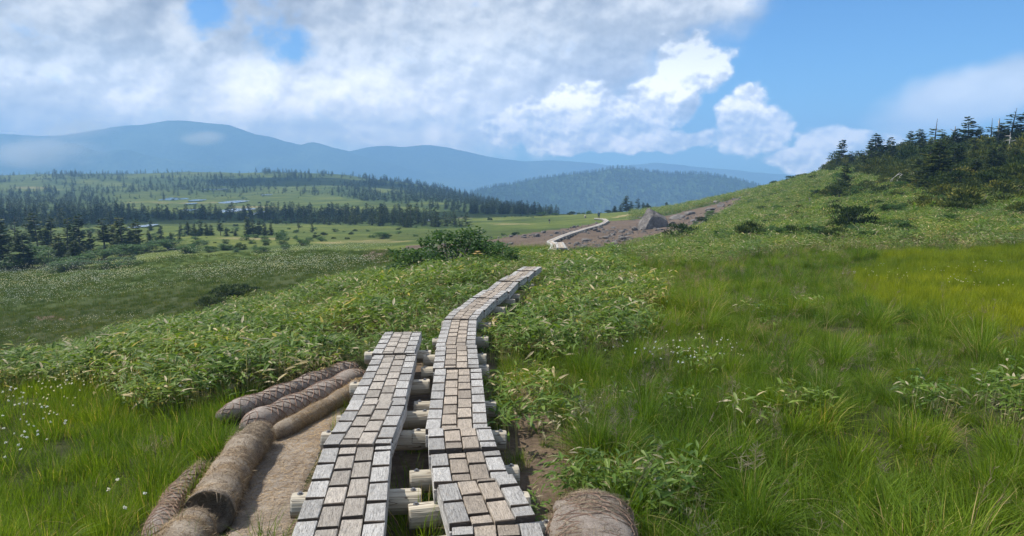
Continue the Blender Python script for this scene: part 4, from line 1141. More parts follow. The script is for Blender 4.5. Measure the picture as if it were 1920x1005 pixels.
# ------------------------------------------------------------------ conifers, shrubs
def fir(seed, h=5.0, width=1.5, z0=0.4, dens=1.0, flag=0.0, top_dead=0.0, mat='fir', bare=0.0):
    """returns (trunk mesh, crown mesh): whorls of layered boughs made of needle sprays"""
    q = random.Random(seed); tb = MB(); cb = MB()
    lean = Vector((q.uniform(-.05, .05), q.uniform(-.05, .05), 0)) * h
    def axis(z): return lean * ((z / h) ** 2) + Vector((0, 0, z))
    zs = [0, .15 * h, .4 * h, .7 * h, .9 * h, h]
    tb.limb([axis(z) - Vector((0, 0, 0.25 if z == 0 else 0)) for z in zs], [h * .022 * (1.05 - z / h) + .008 for z in zs], 6)
    z = z0; faz = q.uniform(0, 6.28)
    zt = h * (1 - top_dead)
    while z < zt:
        f = (z - z0) / (h - z0)
        prof = (1 - f) ** 0.75 * (0.55 + 0.45 * min(1, f * 5 + 0.4))
        nb = max(3, int(q.uniform(4, 7) * dens * (0.6 + 0.6 * (1 - f))))
        for k in range(nb):
            az = q.uniform(0, 6.283)
            if q.random() < bare: continue
            L_ = width * prof * q.uniform(0.45, 1.15) * (1 + flag * math.cos(az - 0.3)) + 0.10
            base = axis(z + q.uniform(-.06, .06) * h * .3); o = Vector((math.cos(az), math.sin(az), 0)); sd = Vector((-o.y, o.x, 0))
            rise = q.uniform(-0.18, 0.12); n = max(3, int(L_ / 0.15))
            tip = base + o * L_ + Vector((0, 0, L_ * (rise + 0.1)))
            tb.limb([base, base.lerp(tip, .5) - Vector((0, 0, .05 * L_)), tip], [.018 * L_ + .006, .012 * L_ + .004, .003], 3)
            tint0 = q.gauss(0.45, 0.16)
            for i in range(n):
                x = (i + 0.7) / n; c = base + o * (L_ * x) + Vector((0, 0, L_ * (rise * x + 0.12 * x * x)))
                sp = (0.24 + 0.20 * (1 - x)) * (0.75 + 0.15 * h / 5) 
                for s in (-1, 1, 0):
                    a = s * q.uniform(0.5, 1.05); d = (o * math.cos(a) + sd * math.sin(a) + Vector((0, 0, q.uniform(-0.12, 0.38)))).normalized()
                    l = sp * q.uniform(0.8, 1.5)
                    up = (Vector((0, 0, 1)) + dirv(q.uniform(0, 6.28), 0) * 0.7).normalized()
                    cb.diamond(c + sd * (s * .02), d, d.cross(up).normalized(), l, l * q.uniform(0.42, 0.62), min(1, max(0, tint0 + q.gauss(0, 0.14) + 0.12 * x)))
        z += h * q.uniform(0.038, 0.062) / (0.6 + 0.4 * dens)
    # leader tuft and dead twigs
    for k in range(5):
        d = dirv(q.uniform(0, 6.28), q.uniform(.7, 1.4)); cb.diamond(axis(zt * .985), d, d.cross(Vector((.2, .9, .1))).normalized(), .28, .1, q.gauss(.45, .1))
    for k in range(int(4 + 10 * top_dead * 3)):
        zz = q.uniform(zt * (0.55 if top_dead < .05 else .8), h); d = dirv(q.uniform(0, 6.28), q.uniform(-.2, .5)); l = q.uniform(.15, .45) * (1.2 - zz / h) * 1.5
        tb.limb([axis(zz), axis(zz) + d * l], [.012, .003], 3)
    return tb.build('trunk', [M['bark']]), cb.build('crown', [M[mat]])
FIRS = [fir(1, 5, 1.6, 0.3, 1.2, 0.2), fir(2, 5, 1.35, 0.5, 1.1, 0.3), fir(3, 5, 2.0, 0.15, 1.3, 0.15), fir(4, 5, 1.1, 0.8, 0.8, 0.5, 0.12), fir(5, 5, 2.7, 0.1, 1.35, 0.2),
        fir(6, 5, 1.1, 0.8, 0.7, 0.3, 0.30, bare=.2), fir(7, 5, 1.7, 0.3, 1.1, 0.4), fir(8, 5, 1.45, 1.5, 1.0, 0.35, 0.05)]
def combine(pair, name):
    vs = []; fs = []; t = []; mi = []
    for k, me in enumerate(pair):
        o = len(vs); vs += [v.co.copy() for v in me.vertices]; t += [d.value for d in me.attributes['tint'].data]
        for p in me.polygons: fs.append(tuple(i + o for i in p.vertices)); mi.append(k)
    return mesh(name, vs, fs, [pair[0].materials[0], pair[1].materials[0]], False, t, mi)
# lighter trees for the far forest
FAR_FIRS = [combine(fir(100 + i, 5, w, .3, d, fl, td), 'far_fir') for i, (w, d, fl, td) in enumerate([(1.7, .62, .2, 0), (1.4, .55, .3, .05), (2.2, .6, .2, 0), (1.2, .55, .3, .10), (1.8, .6, .3, 0), (2.6, .6, .2, 0)])]
coll('forest', FAR_FIRS)
def place_fir(u, v, hpx, kind, label, group, name='fir_tree', ymin=20, wide=1.0, y=None, cat='tree', yaw=None):
    if y is None: x, y, z = hit(u, v, ymin)
    else: x, y, z = at_y(u, y)
    dep = y * CP - z * SP
    H = hpx / F * dep; s = H / 5.0
    root = empty(name, (x, y, z - 0.05), (0, 0, rnd.uniform(0, 6.28) if yaw is None else yaw)); root.scale = (s * wide, s * wide, s)
    tag(root, label, cat, group)
    tr, cr = FIRS[kind]
    obj('trunk', tr, root); obj('crown', cr, root)
    return root
# left-hand clump, listed left to right: column, foot row, height, kind, width factor
LEFT = [(-22,508,95,4,.9),(8,506,98,2,1.0),(30,470,64,3,1),(48,505,72,4,.95),(72,474,78,7,1),(98,476,66,0,1.15),(112,490,52,2,1.1),(128,484,74,1,1),(142,492,42,4,1.05),(150,474,72,0,1.1),(172,478,46,2,.9),
        (197,472,64,7,1.2),(214,470,48,2,1),(230,472,66,0,1.1),(244,470,40,4,.8),(257,468,56,2,1.0),(280,462,30,0,1),(304,460,36,1,1.1),(322,462,26,2,1),(336,456,22,1,1)]
for i, (u, v, h, k, wd) in enumerate(LEFT):
    place_fir(u, v, h, k, '%s fir from the left in the dark clump at the bog edge' % ORD[i + 1] if i else 'leftmost tall fir of the dark clump, cut by the photo edge', 'firs at the left edge of the bog', ymin=60, wide=wd * 1.05)
ROW2 = [(283,433,20,0),(300,436,14,1),(338,440,22,1),(352,441,26,0),(364,441,22,2),(376,442,28,1),(388,442,24,0),(396,441,20,2),(414,442,30,7),(425,443,17,2),(441,443,12,4),(466,441,36,0),(476,441,30,1),(486,441,27,2),(497,442,25,0),(508,441,22,2),(586,436,18,1),(560,430,22,3)]
for i, (u, v, h, k) in enumerate(ROW2):
    place_fir(u, v, h, k, '%s small fir from the left in the sparse row behind the bog' % ORD[i + 1], 'small firs in the row behind the bog', ymin=80, wide=1.1)
# firs along the right-hand ridge
RIDGE = [(1546,312,14,4,1.3),(1575,316,46,2,1.0),(1607,300,26,3,1.0),(1640,297,46,0,1.25),(1668,296,36,2,1.0),(1688,296,26,4,.9),(1706,297,42,4,.8),(1728,295,32,2,1.0),(1750,292,58,5,1.0),(1768,292,36,4,.9),(1790,291,40,2,1.0),
         (1813,288,56,2,1.0),(1832,284,38,4,.9),(1856,282,50,5,1.1),(1876,279,40,4,.9),(1893,277,62,3,1.2),(1916,275,52,2,.9),(1950,270,60,4,.8)]
for i, (u, v, h, k, wd) in enumerate(RIDGE):
    place_fir(u, v, h * 1.16 + 2, k, '%s fir from the left along the right-hand skyline ridge' % ORD[i + 1], 'firs on the right-hand skyline', ymin=70, wide=wd * 1.25)
SLOPE = [(1580,366,52,0,1.0),(1796,328,48,4,.8),(1735,320,34,4,.9),(1762,312,30,2,1.0),(1858,335,52,4,.75),(1900,330,48,4,.8),(1826,312,38,2,1.1),(1880,308,40,4,.8),(1700,318,30,4,.9),(1660,316,22,2,1.0),(1925,352,56,4,.8),(1848,300,34,2,1.0),(1782,302,32,4,.9)]
SLOPE.sort()
for i, (u, v, h, k, wd) in enumerate(SLOPE):
    place_fir(u, v, h * 1.15, k, '%s stunted fir from the left below the right-hand skyline' % ORD[i + 1] if i else 'lone dark fir standing on the open right-hand slope', 'stunted firs below the right-hand skyline', ymin=40, wide=wd * 1.1)
FARC = [(1152,391,12,4),(1164,392,14,2),(1175,391,30,0),(1184,391,18,2),(1196,391,26,3),(1206,391,14,2),(1214,390,12,4),(1250,388,10,4)]
for i, (u, v, h, k) in enumerate(FARC):
    place_fir(u, v, h, k, '%s fir from the left in the tiny clump beyond the hiker' % ORD[i + 1], 'firs in the clump beyond the hiker', ymin=120, wide=1.3)

# low pines and bushes
def bush(seed, mat, n=420, flat=0.55, leaf=0.10, layers=True, needle=False):
    """unit bush: about 1 m across, stems and leaf sprays through its volume"""
    q = random.Random(seed); tb = MB(); cb = MB(); lumps = []
    for k in range(20):
        a = q.uniform(0, 6.28); r = 0.38 * math.sqrt(q.random()); hz = flat * q.uniform(.12, 1.0) * (1 - .9 * r)
        lumps.append((Vector((r * math.cos(a), r * math.sin(a), hz)), q.uniform(.12, .21), q.gauss(.45, .15)))
        tb.limb([Vector((q.uniform(-.06, .06), q.uniform(-.06, .06), -.08)), Vector((r * .5 * math.cos(a), r * .5 * math.sin(a), hz * .45)), lumps[-1][0]], [.014, .009, .004], 4)
    for i in range(n):
        c, r, t0 = q.choice(lumps); d = dirv(q.uniform(0, 6.28), q.uniform(-.5, 1.3)); p = c + Vector((d.x * 1.25, d.y * 1.25, d.z * .7)) * (r * q.uniform(.3, 1.0))
        up = (Vector((0, 0, 1)) + dirv(q.uniform(0, 6.28), 0) * .9).normalized()
        if needle: dd = (d * .6 + Vector((0, 0, .6)) + dirv(q.uniform(0, 6.28), 0) * .4).normalized(); cb.diamond(p, dd, dd.cross(up).normalized(), leaf * q.uniform(.8, 1.5), leaf * .42, min(1, max(0, t0 + q.gauss(0, .15))))
        else:
            dd = dirv(q.uniform(0, 6.28), q.uniform(-.4, .5)); cb.diamond(p, dd, dd.cross(up).normalized(), leaf * q.uniform(.7, 1.3), leaf * .5, min(1, max(0, t0 + q.gauss(0, .15))))
    return tb.build('stems', [M['bark']]), cb.build('foliage', [M[mat]])
PINES = [bush(200 + i, 'pine', 1900, .5, .068, needle=True) for i in range(4)]
DARKB = [bush(230 + i, 'fir', 1900, .55, .066, needle=True) for i in range(3)]
SHRUBS = [bush(260 + i, 'shrub', 1500, .70, .062) for i in range(4)]
def place_bush(pool, i, name, u, v, wpx, hpx, label, group, ymin=8, y=None, cat='shrub', part=('stems', 'foliage')):
    if y is None: x, y, z = hit(u, v, ymin)
    else: x, y, z = at_y(u, y)
    dep = y * CP - z * SP; w = wpx / F * dep * 1.15; h = hpx / F * dep * 1.15 + (SINK if y < 40 else .1)
    root = empty(name, (x, y, z - .03), (0, 0, rnd.uniform(0, 6.28))); root.scale = (w, w, h / .68)
    tag(root, label, cat, group)
    st, fo = pool[i % len(pool)]; obj(part[0], st, root); obj(part[1], fo, root)
MIDS = [(778,494,80,42),(812,490,62,46),(845,492,86,56),(880,492,72,42),(915,494,76,36),(945,492,60,26),(750,495,50,22)]
MIDS.sort()
for i, (u, v, w, h) in enumerate(MIDS):
    place_bush(SHRUBS, i, 'leafy_shrub', u, v, w * 1.25, h * 1.45, '%s leafy green shrub from the left in the row left of the boardwalk end' % ORD[i + 1], 'shrubs beside the far end of the boardwalk', y=20.5 + (i % 3) * 1.4)
PSL = [(1834,392,100,46),(1733,398,70,32),(1620,366,60,26),(1800,402,60,26),(1896,372,80,40),(1650,352,50,20),(1690,350,44,20),(1770,358,60,30),(1870,352,70,34),(1720,336,50,22),(1845,322,60,30),(1905,408,60,24),(1560,372,40,22),(1500,402,36,18),(1778,338,50,26),(1660,330,44,18),(1815,350,60,28),(1915,318,60,30),(1755,372,50,20),(1690,372,40,16),(1880,330,50,26),(1740,322,40,20)]
PSL.sort()
for i, (u, v, w, h) in enumerate(PSL):
    place_bush(PINES, i, 'dwarf_pine', u, v, w, h, '%s yellowish dwarf pine from the left on the right-hand slope' % ORD[i + 1], 'dwarf pines on the right-hand slope', ymin=25)
DKB = [(1275,452,62,34),(1600,434,72,44),(1527,448,40,18),(1440,428,36,16),(1455,347,22,10),(1482,337,22,14),(1578,372,50,30),(1620,432,50,22),(1240,448,24,10),(430,560,60,26),(465,548,40,16),(395,575,50,14),(1510,326,30,9),(1530,318,24,9),(1500,336,30,8)]
DKB.sort()
for i, (u, v, w, h) in enumerate(DKB):
    where = 'in the left-hand bog' if u < 700 else 'along the right-hand hillside'
    idx = i + 1 if u < 700 else i + 1 - sum(1 for d in DKB if d[0] < 700)
    place_bush(DARKB, i, 'dark_bush', u, v, w, h, '%s low dark bush from the left %s' % (ORD[idx], where), 'low dark bushes', ymin=24)
UND = [(20,508,60,26),(90,498,70,28),(150,496,60,20),(190,488,60,22),(60,490,60,30),(230,480,60,20),(270,474,70,20),(320,468,60,20),(350,474,50,14),(130,506,80,18),(215,500,80,14)]
UND.sort()
for i, (u, v, w, h) in enumerate(UND):
    place_bush(SHRUBS, i, 'leafy_shrub', u, v, w, h, '%s rounded green shrub from the left at the foot of the dark firs' % ORD[i + 1], 'shrubs at the foot of the left firs', ymin=55)

# creeping pine thicket that closes the right-hand ridge, and low scrub over the far moor
def shrunk(me, k):
    for v in me.vertices: v.co = Vector((v.co.x * k, v.co.y * k, v.co.z * k * .8))
    return me
coll('thicket', [combine(p, 'thicket') for p in PINES + DARKB[:2]] + [shrunk(combine(FIRS[k], 'thicket'), .19) for k in (2, 4, 0)])
coll('scrub', [combine(p, 'scrub') for p in SHRUBS + DARKB[:2]])
P_THICK = [(1525,322),(1600,300),(1680,294),(1800,287),(1920,270),(2060,255),(2060,425),(1920,412),(1840,402),(1760,372),(1690,350),(1640,330),(1580,326)]
n = 9000; t = rng.uniform(.38, .95, n); yy_ = rng.uniform(48, 125, n); xx_ = t * yy_; zz_ = ground(xx_, yy_); uu_, vv_ = proj(xx_, yy_, zz_)
k = inpoly(uu_, vv_, P_THICK) & (rng.random(n) < np.clip(.32 + .75 * fbm(xx_ * .09, yy_ * .09, 3, 61), .03, .8) * (.40 + .60 * sstep(-vv_, -345, -300)))
scatter('pine_thicket', 'thicket', np.column_stack([xx_, yy_, zz_])[k], rng.gamma(6, .33, k.sum()), 'dark creeping pine thicket covering the right-hand ridge top', 'thicket', .08, rng.uniform(.7, 1.2, k.sum()))
P_OPEN = [(1250,452),(1340,400),(1440,352),(1560,318),(1640,330),(1700,352),(1780,376),(1860,404),(1990,415),(1990,458),(1700,458),(1500,452),(1350,460)]
n = 12000; t = rng.uniform(.18, .9, n); yy_ = np.exp(rng.uniform(math.log(30), math.log(170), n)); xx_ = t * yy_; zz_ = ground(xx_, yy_); uu_, vv_ = proj(xx_, yy_, zz_)
k = inpoly(uu_, vv_, P_OPEN) & (rng.random(n) < np.clip(.16 + .5 * fbm(xx_ * .12, yy_ * .12, 3, 63), .02, .5))
scatter('slope_scrub', 'scrub', np.column_stack([xx_, yy_, zz_])[k], rng.gamma(4, .14, k.sum()) + .25, 'low green scrub dotted over the right-hand slope', 'scrub', .1, rng.uniform(.6, 1.1, k.sum()))
n = 32000; t = rng.uniform(-1.25, .25, n); yy_ = np.exp(rng.uniform(math.log(75), math.log(850), n)); xx_ = t * yy_; zz_ = ground(xx_, yy_); uu_, vv_ = proj(xx_, yy_, zz_)
den = np.clip(fbm(xx_ * .03, yy_ * .03, 4, 66) * 1.2, 0, .8) * (~inpoly(uu_, vv_, P_SCREE)) * (~inpoly(uu_, vv_, P_BOG)) * np.clip(yy_ / 400, .12, 1)
k = rng.random(n) < den * .5
scatter('low_scrub', 'scrub', np.column_stack([xx_, yy_, zz_ - .1])[k], rng.gamma(3, .32, k.sum()) + .25, 'low scattered scrub over the far moor', 'scrub', .08, np.full(k.sum(), .8))

# ------------------------------------------------------------------ far forest: the largest as single trees, the rest as one mass
def forest():
    n = 78000
    t = rng.uniform(-1.25, 0.16, n); ly = rng.uniform(math.log(150), math.log(930), n); y = np.exp(ly); x = t * y
    keep = rng.random(n) < (y / 930) ** 0.6
    x, y = x[keep], y[keep]; z = ground(x, y); u, v = proj(x, y, z)
    d = forest_density(x, y, u, v); k = rng.random(len(x)) < d * 0.42 * np.clip(.8 + .8 * fbm(x * .05, y * .03, 3, 88), .15, 1.3)
    x, y, z, u, v = x[k], y[k], z[k], u[k], v[k]
    h = rng.gamma(5, .60, len(x)).clip(1.2, 5.6) * (0.85 + 0.3 * (y > 500)); px = h / y * F
    vis = (u > -10) & (u < 1140)
    order = np.argsort(-px * vis); near, rest = order[:280], order[280:]
    for j in near:
        o = obj('fir_tree', FAR_FIRS[int(rng.integers(0, 6))], None, (x[j], y[j], z[j] - .1), (0, 0, float(rng.uniform(0, 6.28))), float(h[j] / 5))
        tag(o, 'fir in the dark conifer belt between the bog and the ponds', 'tree', 'firs of the conifer belt below the ponds')
    P = np.column_stack([x, y, z - .1])[rest]
    scatter('fir_forest', 'forest', P, h[rest] / 5, 'far fir forest covering the rounded hill', 'forest', 0.02)
    # the wooded hill across the valley
    nx, ny, _ = HILL.shape; m = 15000
    a = rng.uniform(0, nx - 1.01, m); c = rng.uniform(0, (ny - 1) * 0.53, m); i = a.astype(int); j = c.astype(int); fa = (a - i)[:, None]; fc = (c - j)[:, None]
    Q = (HILL[i, j] * (1 - fa) + HILL[i + 1, j] * fa) * (1 - fc) + (HILL[i, j + 1] * (1 - fa) + HILL[i + 1, j + 1] * fa) * fc
    scatter('hill_forest', 'forest', Q, rng.uniform(.8, 1.6, m), 'blue hazy forest on the hill across the valley', 'forest', 0.02)
    print('FOREST', len(rest), len(near), px[near].min())
forest()

# ------------------------------------------------------------------ clouds overhead (their shade falls on the moor) and mist on the far mountain
def cloud_mesh(seed, sx, sy, sz):
    bm = bmesh.new(); bmesh.ops.create_icosphere(bm, subdivisions=5, radius=1.0)
    for v in bm.verts:
        p = v.co.normalized(); n = float(fbm(np.array(p.x * 2.2 + p.z * .7 + seed), np.array(p.y * 2.2 - p.z * .9), 5, seed))
        k = 1 + .55 * n; v.co = Vector((p.x * sx * k, p.y * sy * k, p.z * sz * k * (1 if p.z > 0 else .35)))
    me = bpy.data.meshes.new('cloud'); bm.to_mesh(me); bm.free(); me.polygons.foreach_set('use_smooth', [True] * len(me.polygons)); return me
cm, b, out = new_mat('cloud_white'); pbsdf(b, out, (.85, .86, .88), 1.0, None, 0.0)
ALT = 380.0; SH = SUN / SUN.z * ALT
for i, (cx, cy, sx, sy) in enumerate([(-150, 235, 175, 48), (60, 262, 120, 20), (-330, 190, 140, 60), (-120, 640, 140, 60)]):
    me = cloud_mesh(40 + i, sx, sy, 26); me.materials.append(cm)
    tag(obj('cloud', me, None, (cx + SH.x, cy + SH.y, -20 + ALT)), kind='structure')

def mist(name, u, v, y, ru, rv, rd, dens, seed, label):
    t, e = pix_plane(u, v); bm = bmesh.new(); bmesh.ops.create_icosphere(bm, subdivisions=4, radius=1.0)
    me = bpy.data.meshes.new(name); bm.to_mesh(me); bm.free()
    m, b, out = new_mat(name); co = b.node('ShaderNodeTexCoord').outputs['Object']
    ln = b.node('ShaderNodeVectorMath', operation='LENGTH'); b.nt.links.new(co, ln.inputs[0])
    n = b.noise(b.vm('MULTIPLY', co, (ru / 90, 1, rv / 60)), 1.0, 4, .55)
    d = b.smooth(b.add(b.sub(1.0, ln.outputs['Value']), b.mul(b.sub(n, .5), 2.6)), 0.10, 0.95)
    d = b.mul(d, b.smooth(ln.outputs['Value'], 1.0, 0.72))
    pv = b.node('ShaderNodeVolumePrincipled'); pv.inputs['Color'].default_value = (.97, .98, 1, 1); pv.inputs['Anisotropy'].default_value = 0.0
    b.put(pv.inputs['Density'], b.mul(d, dens)); b.nt.links.new(pv.outputs[0], out.inputs['Volume']); me.materials.append(m)
    tag(obj(name, me, None, (t * y, y, e * y), None, (ru / F * y, rd, rv / F * y)), label, 'mist', kind='stuff')
mist('mist_bank', 70, 284, 1750, 150, 40, 110, .010, 1, 'white mist hiding the left end of the far mountain')
mist('mist_bank', 385, 258, 1750, 62, 18, 50, .016, 2, 'small white cloud wisp before the far mountain')
mist('mist_bank', 150, 240, 1750, 110, 26, 60, .010, 3, 'thin white mist trailing over the left ridge of the far mountain')

# ------------------------------------------------------------------ dead trees
def snag(seed, h, br=7):
    q = random.Random(seed); mb = MB(); top = Vector((q.uniform(-.1, .1) * h, q.uniform(-.1, .1) * h, h))
    mb.limb([Vector((0, 0, -.2)), top * .5 + Vector((q.uniform(-.04, .04) * h, 0, 0)), top], [.05 * h, .035 * h, .012 * h], 6)
    b2 = MB()
    for k in range(br):
        f = q.uniform(.3, .95); d = dirv(q.uniform(0, 6.28), q.uniform(-.2, .8)); l = h * q.uniform(.15, .35)
        p = top * f; b2.limb([p, p + d * l * .6 + Vector((0, 0, .05 * l)), p + d * l], [.02 * h, .012 * h, .004 * h], 4)
    return mb.build('trunk', [M['deadwood']]), b2.build('branches', [M['deadwood']])
def arch(seed):
    q = random.Random(seed); mb = MB()
    for k in range(12):
        a = q.uniform(-1.0, 1.0); d = Vector((math.sin(a * 1.4), q.uniform(-.4, .4), 0)); H = q.uniform(.7, 1.0)
        mb.limb([Vector((0, 0, .1)), Vector((0, 0, H * .8)) + d * .25, Vector((0, 0, H)) + d * .6, Vector((0, 0, H * .6)) + d * 1.0, Vector((0, 0, 0.05)) + d * 1.2], [.05, .035, .025, .018, .008], 4)
    m2 = MB(); m2.limb([Vector((-.1, 0, -.2)), Vector((0, 0, .4)), Vector((0, 0, .85))], [.10, .07, .04], 6)
    return m2.build('trunk', [M['deadwood']]), mb.build('branches', [M['deadwood']])
def place_snag(pair, u, v, hpx, label, h0=1.0, ymin=40, name='dead_tree'):
    x, y, z = hit(u, v, ymin); s = hpx / F * y / h0
    root = empty(name, (x, y, z)); root.scale = (s, s, s); tag(root, label, 'dead tree')
    obj('trunk', pair[0], root); obj('branches', pair[1], root)
place_snag(arch(1), 1700, 349, 26, 'bleached dead tree with drooping arched branches on the right-hand slope')
place_snag(snag(2, 1.0, 3), 1731, 346, 28, 'upright white dead stump beside the arched dead branches')
place_snag(snag(3, 1.0, 6), 1893, 292, 42, 'tall pale dead trunk among the firs near the right edge')
place_snag(snag(4, 1.0, 8), 1716, 318, 36, 'thin grey dead trunk between the firs right of the white cloud')
place_snag(snag(5, 1.0, 8), 1517, 385, 14, 'small grey dead snag in the bamboo grass at mid slope')
place_snag(snag(6, 1.0, 8), 1786, 288, 50, 'bare spindly dead spire left of the broad ridge fir')
place_snag(snag(7, 1.0, 8), 1868, 280, 56, 'bare dead spire just left of the tallest ridge fir')

# ------------------------------------------------------------------ broad-leaved herbs and the day lily
def herb(seed, n=11):
    q = random.Random(seed); mb = MB(); sb = MB()
    for s in range(3):
        c = Vector((q.uniform(-.12, .12), q.uniform(-.12, .12), 0)); H = q.uniform(.35, .6)
        sb.limb([c - Vector((0, 0, .05)), c + Vector((0, 0, H))], [.009, .005], 5)
        for k in range(n):
            f = q.uniform(.15, 1); az = q.uniform(0, 6.28); d = dirv(az, 0.4 + .8 * f * q.random()); L_ = .27 * (1.15 - .5 * f) * q.uniform(.8, 1.2)
            mb.leaf(c + Vector((0, 0, H * f)), d, Vector((0, 0, 1)), L_, L_ * .36, min(1, max(0, q.gauss(.5, .2))), .35, 0, .18)
    return sb.build('stem', [M['hellebore']]), mb.build('leaves', [M['hellebore']])
HERB = [herb(i) for i in range(3)]
HB = [(1001,486,36),(1143,474,30),(1060,488,20),(870,520,34),(845,532,28),(1280,490,22),(1415,418,24),(1530,405,26),(1562,412,26),(1660,420,26),(1410,440,26),(1836,430,30),(1900,395,30),(1720,400,30),(1745,392,24),(1620,400,24),(1480,440,22),(1330,478,20)]
HB.sort()
for i, (u, v, h) in enumerate(HB):
    x, y, z = hit(u, v, 8, 0.25); s = h / F * y / .55
    root = empty('broadleaf_plant', (x, y, z), (0, 0, rnd.uniform(0, 6))); root.scale = (s, s, s)
    tag(root, '%s pale broad-leaved plant from the left among the bamboo grass' % ORD[i + 1], 'plant', 'broad-leaved plants in the bamboo grass')
    a, c = HERB[i % 3]; obj('stem', a, root); obj('leaves', c, root)
def lily():
    x, y, z = hit(893, 512, 8, 0.25)
    root = empty('day_lily', (x, y, z)); tag(root, 'pale orange day lily flowering above the bamboo grass left of the boardwalk', 'flower')
    sb = MB(); q = random.Random(3); s = 1.1
    sb.limb([Vector((0, 0, 0)), Vector((.02, 0, .45 * s)), Vector((.05, 0, .72 * s))], [.008, .006, .005], 5); obj('stem', sb.build('stem', [M['hellebore']]), root)
    for k, (dx, dz) in enumerate(((-.05, .70), (.06, .75), (.15, .70))):
        mb = MB()
        for j in range(6):
            d = dirv(j * 1.047, .65); mb.leaf(Vector((dx * .6, 0, dz)), d, Vector((0, 0, 1)), .075, .03, q.random(), .5)
        obj('flower', mb.build('flower', [M['petal']]), root)
lily()

# ------------------------------------------------------------------ rocks
def rock_mesh(seed, sharp=False):
    bm = bmesh.new(); bmesh.ops.create_icosphere(bm, subdivisions=3, radius=1.0); q = np.random.default_rng(seed)
    planes = [(Vector(q.normal(size=3)).normalized(), q.uniform(.55, .9)) for _ in range(11)]
    for v in bm.verts:
        p = v.co.copy()
        for nrm, dd in planes:
            t = p.dot(nrm)
            if t > dd: p -= nrm * (t - dd)
        n = float(fbm(np.array(p.x * 2 + p.z + seed), np.array(p.y * 2 - p.z), 4, seed)) * .10
        v.co = p * (1 + n)
    me = bpy.data.meshes.new('rock'); bm.to_mesh(me); bm.free(); me.materials.append(M['rock']); return me
def boulder_mesh():
    # pointed block: steep left flank, long right shoulder
    bm = bmesh.new(); bmesh.ops.create_icosphere(bm, subdivisions=4, radius=1.0)
    planes = [(Vector((-.80, -.25, .50)).normalized(), .58), (Vector((.45, -.30, .85)).normalized(), .60), (Vector((-.3, -.5, .8)).normalized(), .66), (Vector((.1, -.95, .25)).normalized(), .50), (Vector((.85, -.2, .3)).normalized(), .80), (Vector((-.9, .1, .1)).normalized(), .86), (Vector((0, .9, .3)).normalized(), .6), (Vector((.2, -.6, .75)).normalized(), .60)]
    for v in bm.verts:
        p = v.co.copy()
        for nrm, dd in planes:
            t = p.dot(nrm)
            if t > dd: p -= nrm * (t - dd)
        n = float(fbm(np.array(p.x * 2.6 + p.z), np.array(p.y * 2.6 - p.z), 5, 4, .62)) * .20
        v.co = p * (1 + n)
    me = bpy.data.meshes.new('boulder'); bm.to_mesh(me); bm.free(); me.materials.append(M['rock']); return me
ROCKS = [rock_mesh(i) for i in range(6)]
x, y, z = hit(1225, 428, 60); s = 30 / F * y
o = obj('boulder', boulder_mesh(), None, (x, y, z + s * .30), (0, 0, .1), (s * 1.05, s * .9, s * 1.0)); tag(o, 'big pointed grey boulder right of the distant boardwalk bend', 'boulder')
RK = [(1008,444,12,8),(1019,437,11,8),(1272,410,34,10),(1296,402,26,8),(1205,428,16,9),(1236,432,18,7),(1100,452,22,6),(1166,436,14,5),(1176,446,18,5),(1120,460,14,4),(1182,458,12,5),(1218,446,16,6),(1330,396,22,8),(1352,388,20,8),(1345,380,16,7),(955,458,18,4),(900,462,18,4),(930,455,14,3),(985,446,10,4),(1090,432,9,3),(1392,372,14,5),(1150,428,10,4),(1300,415,18,6),(1260,420,16,6),(870,470,16,4),(1065,449,9,4),(1135,447,16,5)]
RK.sort()
for i, (u, v, w, h) in enumerate(RK):
    x, y, z = hit(u, v, 45); sw = w / F * y / 2; sh = h / F * y / 1.5
    o = obj('rock', ROCKS[i % 6], None, (x, y, z + sh * .25), (rnd.uniform(-.2, .2), rnd.uniform(-.2, .2), rnd.uniform(0, 6)), (sw, sw, sh))
    tag(o, '%s grey rock from the left on the bare brown ground' % ORD[i + 1], 'rock', 'rocks strewn on the bare ground')
def slab(u, v, wpx, hpx, label, ymin=12):
    x, y, z = hit(u, v, ymin, 0.12); sw = wpx / F * y / 2
    o = obj('flat_stone', ROCKS[2], None, (x, y, z + .12), (0, 0, .4), (sw, sw * .8, .14)); o.data = ROCKS[2].copy(); o.data.materials[0] = M['palestone']
    tag(o, label, 'stone')
slab(1118, 488, 50, 8, 'flat pale stone slab in the grass right of the boardwalk end')
slab(1064, 479, 22, 4, 'small flat pale stone below the distant boardwalk', 20)
x, y, z = hit(1097, 409, 100); s = 7 / F * y
o = obj('pale_stone', ROCKS[4].copy(), None, (x, y, z + s * .4), (0, 0, 0), (s * .35, s * .3, s * .6)); o.data.materials[0] = M['palestone']; tag(o, 'small upright pale stone left of the hiker', 'stone')
x, y, z = hit(352, 757, 4); o = obj('pale_stone', ROCKS[1].copy(), None, (x, y, z + .1), (0, 0, 0), (.055, .05, .05)); o.data.materials[0] = M['palestone']; tag(o, 'small pale stone in the grass above the coir rolls', 'stone')
